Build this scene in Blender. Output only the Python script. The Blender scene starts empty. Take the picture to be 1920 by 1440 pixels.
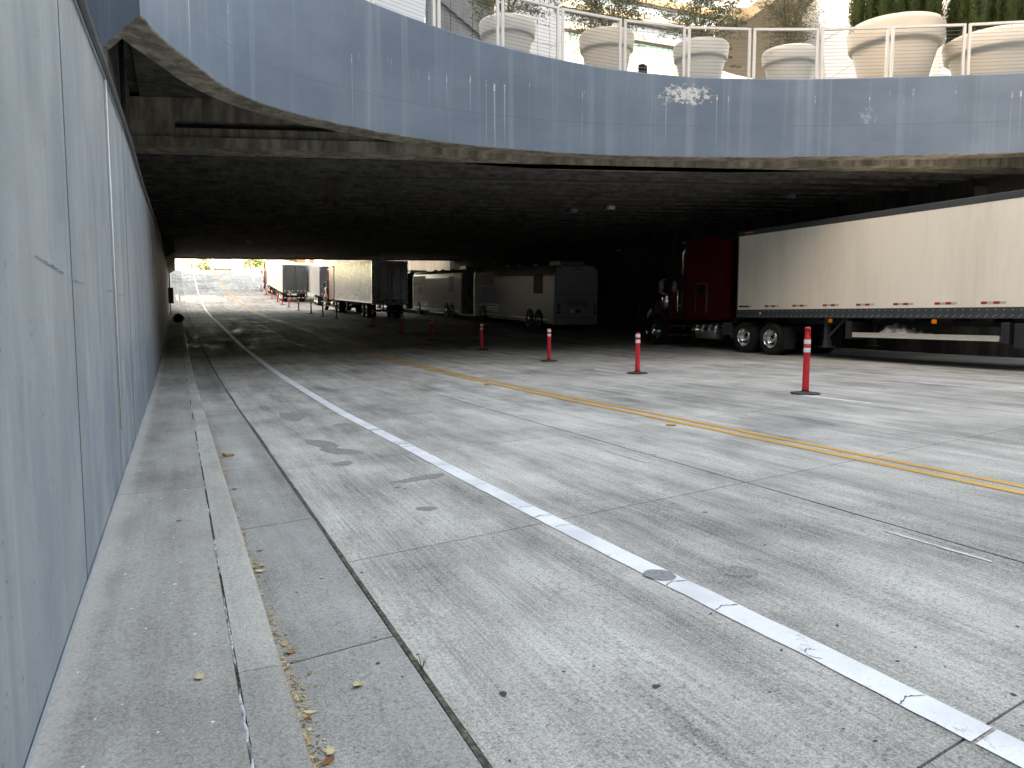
import bpy, bmesh, math, random
from math import radians, sin, cos, pi
from mathutils import Vector, Matrix
random.seed(7)
S = bpy.context.scene
COL = S.collection

# ------------------------------------------------------------------ camera, sky, sun, exposure
EYE = Vector((0, 0, 1.45))
PITCH = math.atan(132 / 1440.0)
YAW = radians(23.5415)
cam = bpy.data.cameras.new('camera')
cam.sensor_width = 36.0
cam.lens = 27.0
cam.clip_start = 0.05
cam.clip_end = 4000
co = bpy.data.objects.new('camera', cam)
COL.objects.link(co)
co.location = EYE
co.rotation_euler = (pi / 2 - PITCH, 0, -YAW)
S.camera = co

SUN_EL, SUN_DIR = 27.0, Vector((-1.0, -0.30, 0)).normalized()   # where the sun stands
W = bpy.data.worlds.new('World')
S.world = W
W.use_nodes = True
wn = W.node_tree
bg = wn.nodes['Background']
sky = wn.nodes.new('ShaderNodeTexSky')
sky.sky_type = 'NISHITA'
sky.sun_disc = False
sky.sun_elevation = radians(SUN_EL)
sky.sun_rotation = math.atan2(SUN_DIR.x, SUN_DIR.y)
sky.air_density = 1.0
sky.dust_density = 1.6
sky.ozone_density = 1.0
wn.links.new(sky.outputs[0], bg.inputs[0])
bg.inputs[1].default_value = 0.14
sl = bpy.data.lights.new('sun', 'SUN')
sl.energy = 2.0
sl.angle = radians(0.5)
sl.color = (1.0, 0.91, 0.80)
so = bpy.data.objects.new('sun', sl)
COL.objects.link(so)
tosun = Vector((SUN_DIR.x * cos(radians(SUN_EL)), SUN_DIR.y * cos(radians(SUN_EL)), sin(radians(SUN_EL))))
so.rotation_euler = tosun.to_track_quat('Z', 'Y').to_euler()
so.location = (-60, -20, 60)
vs = S.view_settings
vs.view_transform = 'Standard'
vs.look = 'None'
vs.gamma = 1.0
vs.use_curve_mapping = False
vs.exposure = 3.6
vs.use_white_balance = True
vs.white_balance_temperature = 12600
vs.white_balance_tint = 14
S.cycles.use_denoising = True
S.cycles.max_bounces = 6
S.cycles.diffuse_bounces = 4
S.cycles.glossy_bounces = 3
S.cycles.transmission_bounces = 3
S.cycles.sample_clamp_indirect = 6

# ------------------------------------------------------------------ mesh helpers
class MB:
    def __init__(s):
        s.v = []; s.f = []; s.m = []; s.sm = []
    def add(s, vs_, fs, mat=0, smooth=False):
        o = len(s.v)
        s.v += [tuple(p) for p in vs_]
        for f in fs:
            s.f.append(tuple(i + o for i in f)); s.m.append(mat); s.sm.append(smooth)
        return s
    def box(s, x0, x1, y0, y1, z0, z1, mat=0):
        if x0 > x1: x0, x1 = x1, x0
        if y0 > y1: y0, y1 = y1, y0
        if z0 > z1: z0, z1 = z1, z0
        return s.add([(x0, y0, z0), (x1, y0, z0), (x1, y1, z0), (x0, y1, z0), (x0, y0, z1), (x1, y0, z1), (x1, y1, z1), (x0, y1, z1)],
                     [(0, 3, 2, 1), (4, 5, 6, 7), (0, 1, 5, 4), (1, 2, 6, 5), (2, 3, 7, 6), (3, 0, 4, 7)], mat)
    def hexa(s, p, mat=0):      # 4 bottom then 4 top, counter-clockwise
        return s.add(p, [(0, 3, 2, 1), (4, 5, 6, 7), (0, 1, 5, 4), (1, 2, 6, 5), (2, 3, 7, 6), (3, 0, 4, 7)], mat)
    def prism(s, poly, a, b, axis='x', mat=0, smooth=False):   # poly in the other two axes, extruded a..b
        n = len(poly)
        def P(u, w, t):
            return (t, u, w) if axis == 'x' else ((u, t, w) if axis == 'y' else (u, w, t))
        vs_ = [P(u, w, a) for u, w in poly] + [P(u, w, b) for u, w in poly]
        fs = [tuple(range(n - 1, -1, -1)), tuple(range(n, 2 * n))]
        s.add(vs_, fs, mat)
        s.add(vs_, [(i, (i + 1) % n, n + (i + 1) % n, n + i) for i in range(n)], mat, smooth)
        return s
    def lathe(s, prof, n=20, c=(0, 0, 0), axis='z', mat=0, smooth=True, cap=True):  # prof: (r, h)
        vs_ = []
        for r, h in prof:
            for i in range(n):
                a = 2 * pi * i / n
                u, w = r * cos(a), r * sin(a)
                p = (u, w, h) if axis == 'z' else ((h, u, w) if axis == 'x' else (u, h, w))
                vs_.append((p[0] + c[0], p[1] + c[1], p[2] + c[2]))
        fs = []
        for k in range(len(prof) - 1):
            for i in range(n):
                j = (i + 1) % n
                fs.append((k * n + i, k * n + j, (k + 1) * n + j, (k + 1) * n + i))
        s.add(vs_, fs, mat, smooth)
        o = len(s.v) - len(vs_)
        if cap and prof[0][0] > 1e-4: s.f.append(tuple(o + i for i in range(n - 1, -1, -1))); s.m.append(mat); s.sm.append(False)
        if cap and prof[-1][0] > 1e-4: s.f.append(tuple(o + (len(prof) - 1) * n + i for i in range(n))); s.m.append(mat); s.sm.append(False)
        return s
    def tube(s, pts, r, n=8, mat=0, r1=None, cap=True):
        pts = [Vector(p) for p in pts]
        L = len(pts); vs_ = []
        for k, p in enumerate(pts):
            d = (pts[min(k + 1, L - 1)] - pts[max(k - 1, 0)])
            if d.length < 1e-9: d = Vector((0, 0, 1))
            d.normalize()
            a = d.cross(Vector((0.13, 0.21, 0.97)) if abs(d.z) < 0.9 else Vector((0.97, 0.2, 0.1))).normalized()
            b = d.cross(a)
            rr = r if r1 is None else r + (r1 - r) * k / max(1, L - 1)
            for i in range(n):
                t = 2 * pi * i / n
                vs_.append(p + a * (rr * cos(t)) + b * (rr * sin(t)))
        fs = []
        for k in range(L - 1):
            for i in range(n):
                j = (i + 1) % n
                fs.append((k * n + i, k * n + j, (k + 1) * n + j, (k + 1) * n + i))
        s.add(vs_, fs, mat, True)
        if cap:
            o = len(s.v) - len(vs_)
            s.f.append(tuple(o + i for i in range(n - 1, -1, -1))); s.m.append(mat); s.sm.append(False)
            s.f.append(tuple(o + (L - 1) * n + i for i in range(n))); s.m.append(mat); s.sm.append(False)
        return s
    def mesh(s, name, mats):
        me = bpy.data.meshes.new(name)
        me.from_pydata(s.v, [], s.f)
        for m in (mats if isinstance(mats, (list, tuple)) else [mats]): me.materials.append(M[m] if isinstance(m, str) else m)
        me.polygons.foreach_set('material_index', s.m)
        me.polygons.foreach_set('use_smooth', s.sm)
        bm = bmesh.new(); bm.from_mesh(me)
        bmesh.ops.recalc_face_normals(bm, faces=bm.faces)
        bm.to_mesh(me); bm.free()
        me.update()
        return me
    def build(s, name, mats, parent=None, bevel=0, seg=2):
        return link(name, s.mesh(name, mats), parent, bevel, seg)

def link(name, me, parent=None, bevel=0, seg=2):
    o = bpy.data.objects.new(name, me)
    COL.objects.link(o)
    if parent is not None: o.parent = parent
    if bevel:
        b = o.modifiers.new('bevel', 'BEVEL'); b.width = bevel; b.segments = seg; b.limit_method = 'ANGLE'; b.angle_limit = radians(35)
        b.harden_normals = False
    return o
def tag(o, label=None, cat=None, group=None, kind=None):
    if label: o['label'] = label
    if cat: o['category'] = cat
    if group: o['group'] = group
    if kind: o['kind'] = kind
    return o
def empty(name, loc=(0, 0, 0), rot=(0, 0, 0), label=None, cat=None, group=None, kind=None):
    o = bpy.data.objects.new(name, None)
    COL.objects.link(o); o.location = loc; o.rotation_euler = rot
    return tag(o, label, cat, group, kind)
def kids(o): return [c for c in bpy.data.objects if c.parent == o]
def copy_tree(o, parent=None, table=None):
    c = o.copy(); COL.objects.link(c); c.parent = parent
    for ch in list(o.children): copy_tree(ch, c)
    return c

# ------------------------------------------------------------------ materials
M = {}
class NT:
    """small node-graph writer"""
    def __init__(s, name, rough=0.8, metal=0.0, spec=0.4):
        m = bpy.data.materials.new(name); m.use_nodes = True
        s.m = m; s.n = m.node_tree.nodes; s.l = m.node_tree.links
        s.p = s.n['Principled BSDF']
        s.p.inputs['Roughness'].default_value = rough
        s.p.inputs['Metallic'].default_value = metal
        s.p.inputs['Specular IOR Level'].default_value = spec
        M[name] = m
        s._pos = None
    def set(s, sock, v):
        if isinstance(v, (int, float)): sock.default_value = v
        elif isinstance(v, (tuple, list)): sock.default_value = tuple(v) + ((1,) if len(v) == 3 and sock.type == 'RGBA' else ())
        else: s.l.new(v, sock)
    def pos(s):
        if s._pos is None: s._pos = s.n.new('ShaderNodeNewGeometry').outputs['Position']
        return s._pos
    def obj(s): return s.n.new('ShaderNodeTexCoord').outputs['Object']
    def rnd(s): return s.n.new('ShaderNodeObjectInfo').outputs['Random']
    def map(s, v, scale=(1, 1, 1), loc=(0, 0, 0), rot=(0, 0, 0)):
        m = s.n.new('ShaderNodeMapping'); s.l.new(v, m.inputs[0]); m.inputs['Scale'].default_value = scale
        m.inputs['Location'].default_value = loc; m.inputs['Rotation'].default_value = rot
        return m.outputs[0]
    def noise(s, v, scale=1, detail=4, rough=0.55, dist=0.0):
        t = s.n.new('ShaderNodeTexNoise'); s.l.new(v, t.inputs['Vector']); t.inputs['Scale'].default_value = scale
        t.inputs['Detail'].default_value = detail; t.inputs['Roughness'].default_value = rough; t.inputs['Distortion'].default_value = dist
        return t.outputs[0]
    def voro(s, v, scale=1, feat='F1', out='Distance', rand=1.0):
        t = s.n.new('ShaderNodeTexVoronoi'); t.feature = feat; s.l.new(v, t.inputs['Vector']); t.inputs['Scale'].default_value = scale
        t.inputs['Randomness'].default_value = rand
        return t.outputs[out]
    def math(s, op, a, b=0.0, c=None, clamp=False):
        t = s.n.new('ShaderNodeMath'); t.operation = op; t.use_clamp = clamp
        s.set(t.inputs[0], a); s.set(t.inputs[1], b)
        if c is not None: s.set(t.inputs[2], c)
        return t.outputs[0]
    def rng(s, v, a, b, lo=0.0, hi=1.0, smooth=True):
        t = s.n.new('ShaderNodeMapRange'); t.interpolation_type = 'SMOOTHSTEP' if smooth else 'LINEAR'
        s.set(t.inputs['Value'], v); t.inputs['From Min'].default_value = a; t.inputs['From Max'].default_value = b
        t.inputs['To Min'].default_value = lo; t.inputs['To Max'].default_value = hi
        return t.outputs[0]
    def mix(s, f, a, b, mode='MIX'):
        t = s.n.new('ShaderNodeMix'); t.data_type = 'RGBA'; t.blend_type = mode
        s.set(t.inputs[0], f); s.set(t.inputs[6], a); s.set(t.inputs[7], b)
        return t.outputs[2]
    def sep(s, v):
        t = s.n.new('ShaderNodeSeparateXYZ'); s.l.new(v, t.inputs[0]); return t.outputs
    def comb(s, x, y, z):
        t = s.n.new('ShaderNodeCombineXYZ'); s.set(t.inputs[0], x); s.set(t.inputs[1], y); s.set(t.inputs[2], z); return t.outputs[0]
    def col(s, c): s.set(s.p.inputs['Base Color'], c); return s
    def rough(s, r): s.set(s.p.inputs['Roughness'], r); return s
    def bump(s, h, strength=0.3, dist=0.01):
        b = s.n.new('ShaderNodeBump'); b.inputs['Strength'].default_value = strength; b.inputs['Distance'].default_value = dist
        s.l.new(h, b.inputs['Height']); s.l.new(b.outputs[0], s.p.inputs['Normal']); return s

def grimy(name, c, rough=0.6, metal=0.0, spec=0.4, amt=0.25, scale=2.0, dark=None, stretch=(1, 1, 1), rvar=0.12):
    """plain surface with a little uneven dirt"""
    t = NT(name, rough, metal, spec)
    v = t.map(t.obj(), stretch)
    n = t.noise(v, scale, 6, 0.65); n2 = t.noise(v, scale * 9, 3, 0.6)
    f = t.math('MULTIPLY', t.rng(t.math('ADD', t.math('MULTIPLY', n, 0.75), t.math('MULTIPLY', n2, 0.25)), 0.42, 0.72), amt)
    d = dark if dark else tuple(x * 0.45 for x in c)
    t.col(t.mix(f, c, d))
    t.rough(t.math('ADD', t.math('MULTIPLY', n2, rvar), rough - rvar * 0.5))
    return t

# --- concrete of the carriageway
def concrete(name, lo, hi, tine=True, warm=(1, 1, 1), spots=True, glints=True):
    t = NT(name, 0.85, 0, 0.22)
    p = t.pos()
    big = t.noise(p, 0.32, 5, 0.6, 0.4)
    mid = t.noise(t.map(p, (1.3, 0.55, 1)), 1.5, 6, 0.62, 0.3)
    st = t.noise(t.map(p, (2.2, 0.10, 1), rot=(0, 0, 0.05)), 1.6, 5, 0.6)
    ti = t.noise(t.map(p, (55, 1.3, 1), rot=(0, 0, 0.03)), 1.0, 3, 0.6)
    fi = t.noise(p, 46, 4, 0.75)
    ag = t.noise(p, 150, 2, 0.7)
    gr = t.noise(p, 95, 3, 0.8)
    f = t.math('ADD', t.math('MULTIPLY', big, 0.75), t.math('MULTIPLY', mid, 0.70))
    f = t.math('ADD', f, t.math('MULTIPLY', st, 0.55))
    f = t.math('ADD', f, t.math('MULTIPLY', fi, 0.40))
    f = t.math('ADD', f, t.math('MULTIPLY', gr, 1.05))
    f = t.math('ADD', f, t.math('MULTIPLY', ag, 0.50))
    f = t.math('ADD', f, t.math('MULTIPLY', ti, 0.42 if tine else 0.12))
    s = 2.17 if tine else 2.02
    f = t.rng(f, s - 0.34, s + 0.34, 0, 1, False)
    c = t.mix(f, lo, hi)
    c = t.mix(t.math('MULTIPLY', t.rnd(), 0.16), c, tuple(x * 0.55 for x in lo))
    # dark pits between the aggregate
    pit = t.rng(fi, 0.36, 0.44, 1, 0)
    pit = t.math('MULTIPLY', pit, t.rng(mid, 0.35, 0.62))
    c = t.mix(t.math('MULTIPLY', pit, 0.5 if tine else 0.35), c, (0.055, 0.053, 0.05))
    if name == 'walk_concrete':     # paler, cleaner strip along the foot of the wall
        xe = t.math('ADD', t.sep(p)[0], t.math('MULTIPLY', t.math('SUBTRACT', t.noise(p, 5, 4, 0.7), 0.5), 0.12))
        c = t.mix(t.rng(xe, -0.33, -0.42, 0, 0.35), c, (0.56, 0.54, 0.50))
    if spots:
        vd = t.voro(t.map(p, (1, 1, 0.0)), 1.15); vc = t.sep(t.voro(t.map(p, (1, 1, 0.0)), 1.15, out='Color'))[0]
        r = t.math('MULTIPLY', t.math('POWER', vc, 5.0), 0.05)
        wob = t.math('MULTIPLY', t.math('SUBTRACT', t.noise(p, 22, 2), 0.5), 0.05)
        sp = t.rng(t.math('SUBTRACT', t.math('ADD', vd, wob), r), 0.0, 0.012, 1, 0)
        c = t.mix(t.math('MULTIPLY', sp, 0.8), c, (0.03, 0.03, 0.032))
        vd2 = t.voro(t.map(p, (0.7, 1, 0.0), loc=(3.3, 1.7, 0)), 0.42); vc2 = t.sep(t.voro(t.map(p, (0.7, 1, 0.0), loc=(3.3, 1.7, 0)), 0.42, out='Color'))[1]
        r2 = t.math('MULTIPLY', t.math('POWER', vc2, 4.0), 0.085)
        wob2 = t.math('MULTIPLY', t.math('SUBTRACT', t.noise(p, 5, 3), 0.5), 0.10)
        sp2 = t.rng(t.math('SUBTRACT', t.math('ADD', vd2, wob2), r2), 0.0, 0.012, 1, 0)
        c = t.mix(t.math('MULTIPLY', sp2, 0.5), c, (0.055, 0.053, 0.052))
    t.col(c)
    rr = t.math('SUBTRACT', 0.98, t.math('MULTIPLY', f, 0.16))
    if glints:   # smoother patches in the dip of the underpass, standing in for sun flecks
        yy = t.sep(p)[1]
        zone = t.math('MULTIPLY', t.rng(yy, 24, 32), t.rng(yy, 70, 58))
        pn = t.rng(t.noise(t.map(p, (0.7, 1.5, 1)), 2.4, 5, 0.6), 0.60, 0.66)
        rr = t.math('SUBTRACT', rr, t.math('MULTIPLY', t.math('MULTIPLY', zone, pn), 0.62), clamp=True)
    t.rough(rr)
    h = t.math('ADD', t.math('MULTIPLY', fi, 0.6), t.math('MULTIPLY', ti, 0.7 if tine else 0.1))
    t.bump(h, 0.55, 0.006)
    return t
concrete('road_concrete', (0.100, 0.096, 0.089), (0.62, 0.60, 0.56))
concrete('gutter_concrete', (0.105, 0.103, 0.099), (0.46, 0.455, 0.435), tine=False)
concrete('walk_concrete', (0.125, 0.120, 0.110), (0.46, 0.445, 0.41), tine=False, spots=False, glints=False)
concrete('kerb_concrete', (0.145, 0.140, 0.130), (0.49, 0.475, 0.44), tine=False, spots=False, glints=False)

t = NT('joint_dirt', 0.95)
p = t.pos()
t.col(t.mix(t.rng(t.noise(p, 25, 4, 0.7), 0.4, 0.65), (0.040, 0.037, 0.031), (0.13, 0.115, 0.088))).bump(t.noise(p, 60, 3), 0.6, 0.01)

t = NT('sealant', 0.6)
p = t.pos()
t.col(t.mix(t.rng(t.noise(p, 14, 4, 0.7), 0.42, 0.6), (0.20, 0.20, 0.19), (0.52, 0.56, 0.60)))

# --- painted retaining wall
t = NT('wall_paint', 0.62, 0, 0.35)
p = t.pos(); sx = t.sep(p)
base = t.mix(t.rng(t.noise(t.map(p, (1, 1.1, 0.5)), 1.1, 5, 0.6), 0.35, 0.68), (0.222, 0.255, 0.282), (0.292, 0.322, 0.345))
strk = t.noise(t.map(p, (3, 7.5, 0.22)), 1.0, 5, 0.6)
base = t.mix(t.math('MULTIPLY', t.rng(strk, 0.5, 0.75), 0.45), base, (0.42, 0.447, 0.458))
strk2 = t.noise(t.map(p, (3, 4.5, 0.3), loc=(9, 4, 2)), 1.0, 5, 0.6)
base = t.mix(t.math('MULTIPLY', t.rng(strk2, 0.52, 0.75), 0.35), base, (0.195, 0.23, 0.26))
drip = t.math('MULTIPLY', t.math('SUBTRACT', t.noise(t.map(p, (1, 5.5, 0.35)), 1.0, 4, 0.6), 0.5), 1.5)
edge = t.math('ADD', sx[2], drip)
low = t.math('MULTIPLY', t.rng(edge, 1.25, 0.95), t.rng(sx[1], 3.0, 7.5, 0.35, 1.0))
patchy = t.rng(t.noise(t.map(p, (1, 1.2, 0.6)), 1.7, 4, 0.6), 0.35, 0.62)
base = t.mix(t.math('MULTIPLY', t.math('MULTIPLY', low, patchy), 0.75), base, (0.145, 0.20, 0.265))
pv = t.map(p, (1, 26, 10)); pd = t.voro(pv, 0.9); pc = t.sep(t.voro(pv, 0.9, out='Color'))
pit = t.math('MULTIPLY', t.rng(pd, 0.10, 0.16, 1, 0), t.rng(pc[0], 0.80, 0.84))
base = t.mix(t.math('MULTIPLY', pit, 0.7), base, (0.09, 0.10, 0.11))
base = t.mix(t.math('MULTIPLY', t.rng(t.noise(p, 60, 2), 0.55, 0.8), 0.12), base, (0.5, 0.52, 0.53))
t.col(base)
t.rough(t.rng(t.noise(p, 3, 3), 0.3, 0.7, 0.5, 0.72))
t.bump(t.math('ADD', t.noise(p, 18, 4, 0.6), t.math('MULTIPLY', pit, -0.9)), 0.25, 0.012)

# --- painted fascia of the bridge
t = NT('fascia_paint', 0.58, 0, 0.35)
p = t.pos(); sx = t.sep(p)
base = t.mix(t.rng(t.noise(t.map(p, (0.35, 0.35, 0.6)), 1.2, 5, 0.6), 0.32, 0.7), (0.130, 0.180, 0.236), (0.172, 0.228, 0.290))
v1 = t.noise(t.map(p, (2.6, 2.6, 0.05)), 1.0, 5, 0.65)
base = t.mix(t.math('MULTIPLY', t.rng(v1, 0.50, 0.74), 0.50), base, (0.30, 0.365, 0.425))
v1b = t.noise(t.map(p, (2.0, 2.0, 0.12), loc=(5, 2, 1)), 1.3, 5, 0.65)
base = t.mix(t.math('MULTIPLY', t.rng(v1b, 0.54, 0.72), 0.45), base, (0.15, 0.175, 0.205))
v2 = t.noise(t.map(p, (15, 15, 0.10), loc=(3, 1, 0)), 1.0, 2, 0.5)
nz = t.noise(t.map(p, (4, 4, 0.0), loc=(1, 1, 7.7)), 1.0, 2)
start = t.math('SUBTRACT', t.math('ADD', 6.95, t.math('MULTIPLY', nz, 0.9)), sx[2])     # metres below the tie-hole row
dr = t.math('MULTIPLY', t.rng(v2, 0.665, 0.76), t.math('MULTIPLY', t.rng(start, -0.02, 0.05), t.rng(start, 0.35, 1.9, 1, 0.25)))
base = t.mix(t.math('MULTIPLY', dr, 0.55), base, (0.56, 0.61, 0.66))
bl = t.math('MULTIPLY', t.rng(v2, 0.665, 0.69), t.math('MULTIPLY', t.rng(start, -0.10, 0.0), t.rng(start, 0.16, 0.08)))
bl = t.math('MULTIPLY', bl, t.rng(t.noise(p, 16, 3, 0.7), 0.45, 0.55))
base = t.mix(bl, base, (0.70, 0.72, 0.72))
# large flake where the paint has come off
dxx = t.math('MULTIPLY', t.math('SUBTRACT', sx[0], 13.02), 1.45); dzz = t.math('MULTIPLY', t.math('SUBTRACT', sx[2], 7.42), 3.6)
dd = t.math('SQRT', t.math('ADD', t.math('MULTIPLY', dxx, dxx), t.math('MULTIPLY', dzz, dzz)))
fl = t.rng(t.math('SUBTRACT', t.math('ADD', dd, t.math('MULTIPLY', t.math('SUBTRACT', t.noise(t.map(p, (5, 5, 7)), 1.3, 8, 0.82), 0.5), 6.0)), 0.55), 0.0, 0.05, 1, 0)
fl = t.math('MULTIPLY', fl, t.rng(dd, 1.35, 1.2))
base = t.mix(fl, base, (0.66, 0.65, 0.63))
dx2 = t.math('MULTIPLY', t.math('SUBTRACT', sx[0], 17.5), 3.2); dz2 = t.math('MULTIPLY', t.math('SUBTRACT', sx[2], 6.85), 3.0)
d2 = t.math('SQRT', t.math('ADD', t.math('MULTIPLY', dx2, dx2), t.math('MULTIPLY', dz2, dz2)))
f2 = t.rng(t.math('SUBTRACT', t.math('ADD', d2, t.math('MULTIPLY', t.math('SUBTRACT', t.noise(t.map(p, (6, 6, 6)), 1.0, 6, 0.75), 0.5), 4)), 0.2), 0.0, 0.15, 0.35, 0)
base = t.mix(t.math('MULTIPLY', f2, t.rng(d2, 1.3, 1.0)), base, (0.52, 0.56, 0.59))
# a long faint pour line
lz = t.math('ABSOLUTE', t.math('ADD', t.math('SUBTRACT', sx[2], 6.62), t.math('MULTIPLY', t.noise(p, 2.2, 3), 0.05)))
base = t.mix(t.rng(lz, 0.0, 0.022, 0.35, 0), base, (0.11, 0.12, 0.135))
t.col(base)
t.bump(t.noise(p, 14, 4, 0.6), 0.12, 0.01)

# --- bare concrete under the bridge
def bare(name, lo, hi, sc=1.0):
    t = NT(name, 0.9, 0, 0.25)
    p = t.pos()
    a = t.noise(t.map(p, (0.9, 0.9, 0.35)), 1.6 * sc, 6, 0.65, 0.6); b = t.noise(t.map(p, (3, 3, 0.3)), 1.4 * sc, 5, 0.65)
    c = t.mix(t.rng(t.math('ADD', t.math('MULTIPLY', a, 0.6), t.math('MULTIPLY', b, 0.5)), 0.40, 0.72), lo, hi)
    c = t.mix(t.math('MULTIPLY', t.rng(t.noise(p, 30, 3), 0.5, 0.75), 0.25), c, tuple(x * 0.5 for x in lo))
    t.col(c).bump(t.noise(p, 20, 4), 0.3, 0.01)
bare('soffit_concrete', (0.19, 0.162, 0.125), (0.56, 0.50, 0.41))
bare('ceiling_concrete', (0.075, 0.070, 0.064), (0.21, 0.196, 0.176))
bare('abutment_concrete', (0.13, 0.125, 0.118), (0.28, 0.27, 0.25))
bare('shaded_wall_concrete', (0.028, 0.027, 0.026), (0.075, 0.072, 0.068), 0.6)  # darkened to carry the tunnel's shade on the right-hand wall
bare('beige_concrete', (0.36, 0.33, 0.28), (0.52, 0.48, 0.42), 0.5)
bare('grey_concrete', (0.15, 0.155, 0.16), (0.25, 0.255, 0.26), 0.6)

# --- road paint with wear
def paint(name, c, wear=0.45, under=(0.24, 0.235, 0.225)):
    t = NT(name, 0.6, 0, 0.4)
    p = t.pos()
    w = t.math('ADD', t.math('MULTIPLY', t.noise(p, 3.2, 6, 0.7, 0.5), 0.6), t.math('MULTIPLY', t.noise(p, 38, 4, 0.7), 0.4))
    f = t.rng(w, 0.60 - wear * 0.16, 0.70 - wear * 0.12)
    cc = t.mix(t.rng(t.noise(p, 1.7, 4), 0.35, 0.7), c, tuple(x * 0.76 for x in c))
    cc = t.mix(t.math('MULTIPLY', t.rng(t.noise(p, 70, 3, 0.7), 0.5, 0.7), 0.25), cc, tuple(x * 0.5 for x in c))
    t.col(t.mix(t.math('MULTIPLY', f, 0.8), cc, under))
    t.bump(t.noise(p, 80, 3), 0.3, 0.003)
paint('white_paint', (0.74, 0.755, 0.78), 0.25)
paint('thin_white_paint', (0.55, 0.56, 0.57), 0.75)
paint('yellow_paint', (0.62, 0.315, 0.055), 0.35)

# --- things
grimy('trailer_white', (0.86, 0.79, 0.68), 0.42, 0, 0.45, 0.22, 0.55, (0.40, 0.35, 0.27), (1, 1.6, 0.22))
grimy('bus_white', (0.46, 0.46, 0.45), 0.25, 0, 0.5, 0.2, 1.0)
grimy('bus_dark', (0.03, 0.034, 0.04), 0.15, 0, 0.5, 0.2, 1.0)
grimy('ribbed_alu', (0.44, 0.47, 0.52), 0.26, 0.8, 0.5, 0.35, 1.5, None, (1, 1, 0.3))
grimy('polished_alu', (0.50, 0.505, 0.51), 0.18, 0.9, 0.5, 0.3, 2)
grimy('dark_alu', (0.10, 0.105, 0.11), 0.45, 0.5, 0.5, 0.4, 1.3, None, (1, 0.5, 1))
grimy('rail_steel', (0.055, 0.065, 0.075), 0.5, 0.2, 0.5, 0.4, 2)
grimy('chrome', (0.80, 0.80, 0.78), 0.09, 1.0, 0.5, 0.15, 3)
grimy('rubber', (0.018, 0.018, 0.019), 0.75, 0, 0.3, 0.5, 3, (0.05, 0.046, 0.04))
grimy('black_steel', (0.02, 0.02, 0.022), 0.55, 0, 0.4, 0.5, 2, (0.05, 0.045, 0.04))
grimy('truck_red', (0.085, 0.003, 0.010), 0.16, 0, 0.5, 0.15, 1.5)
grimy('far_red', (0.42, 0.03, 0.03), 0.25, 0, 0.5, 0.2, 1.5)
grimy('post_red', (0.70, 0.025, 0.04), 0.42, 0, 0.4, 0.35, 5, (0.34, 0.02, 0.03))
grimy('reflective_white', (0.78, 0.78, 0.78), 0.4, 0, 0.5, 0.35, 9, (0.45, 0.44, 0.42))
grimy('tape_red', (0.42, 0.012, 0.02), 0.35, 0, 0.5, 0.2, 8)
grimy('tape_silver', (0.50, 0.49, 0.47), 0.35, 0, 0.5, 0.25, 8)
grimy('amber', (0.75, 0.20, 0.01), 0.25, 0, 0.5, 0.1, 5)
grimy('lamp_red', (0.25, 0.01, 0.01), 0.2, 0, 0.5, 0.1, 5)
grimy('base_rubber', (0.032, 0.032, 0.035), 0.7, 0, 0.35, 0.6, 6, (0.11, 0.105, 0.10))
grimy('rail_paint', (0.80, 0.76, 0.71), 0.45, 0.2, 0.5, 0.2, 4, (0.42, 0.36, 0.30))
grimy('cable_steel', (0.30, 0.30, 0.30), 0.35, 0.8, 0.5, 0.2, 4)
grimy('planter_resin', (0.77, 0.73, 0.66), 0.6, 0, 0.35, 0.16, 0.9, (0.56, 0.49, 0.40), (1, 1, 0.5))
grimy('planter_cream', (0.80, 0.70, 0.585), 0.6, 0, 0.35, 0.18, 0.9, (0.62, 0.50, 0.38), (1, 1, 0.5))
grimy('soil', (0.05, 0.038, 0.028), 0.95, 0, 0.2, 0.6, 8, (0.10, 0.08, 0.05))
grimy('bark', (0.20, 0.155, 0.115), 0.9, 0, 0.2, 0.5, 7)
grimy('white_tile', (0.74, 0.75, 0.76), 0.4, 0, 0.45, 0.18, 0.8, (0.56, 0.57, 0.58))
grimy('white_panel', (0.62, 0.63, 0.66), 0.5, 0, 0.4, 0.15, 0.5, (0.58, 0.59, 0.62))
grimy('cream_stone', (0.43, 0.41, 0.37), 0.7, 0, 0.35, 0.25, 0.3, (0.5, 0.45, 0.37))
grimy('tan_soffit', (0.44, 0.36, 0.255), 0.7, 0, 0.3, 0.3, 0.9, (0.33, 0.265, 0.18))
grimy('dark_trim', (0.05, 0.052, 0.055), 0.5, 0, 0.4, 0.3, 2)
grimy('grey_strut', (0.33, 0.35, 0.37), 0.5, 0.2, 0.4, 0.3, 2)
grimy('tarp', (0.26, 0.25, 0.235), 0.38, 0, 0.5, 0.5, 6, (0.12, 0.11, 0.10))
grimy('beam_alu', (0.62, 0.60, 0.54), 0.4, 0.3, 0.5, 0.3, 2)
grimy('box_grey', (0.13, 0.135, 0.14), 0.55, 0.2, 0.4, 0.4, 3)
grimy('sign_blue', (0.04, 0.16, 0.52), 0.5, 0, 0.4, 0.1, 3)
grimy('sign_red', (0.50, 0.05, 0.04), 0.5, 0, 0.4, 0.1, 3)
grimy('sign_yellow', (0.75, 0.52, 0.03), 0.5, 0, 0.4, 0.1, 3)
grimy('card', (0.36, 0.26, 0.17), 0.85, 0, 0.2, 0.3, 6)
grimy('bag_black', (0.015, 0.015, 0.017), 0.35, 0, 0.5, 0.3, 4)
grimy('brick_red', (0.35, 0.13, 0.09), 0.85, 0, 0.2, 0.4, 1)
def glass(name, c, rough=0.06):
    t = NT(name, rough, 0, 0.6); t.col(c); return t
glass('dark_glass', (0.012, 0.014, 0.017), 0.05)
glass('green_glass', (0.10, 0.27, 0.24), 0.08)
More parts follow.
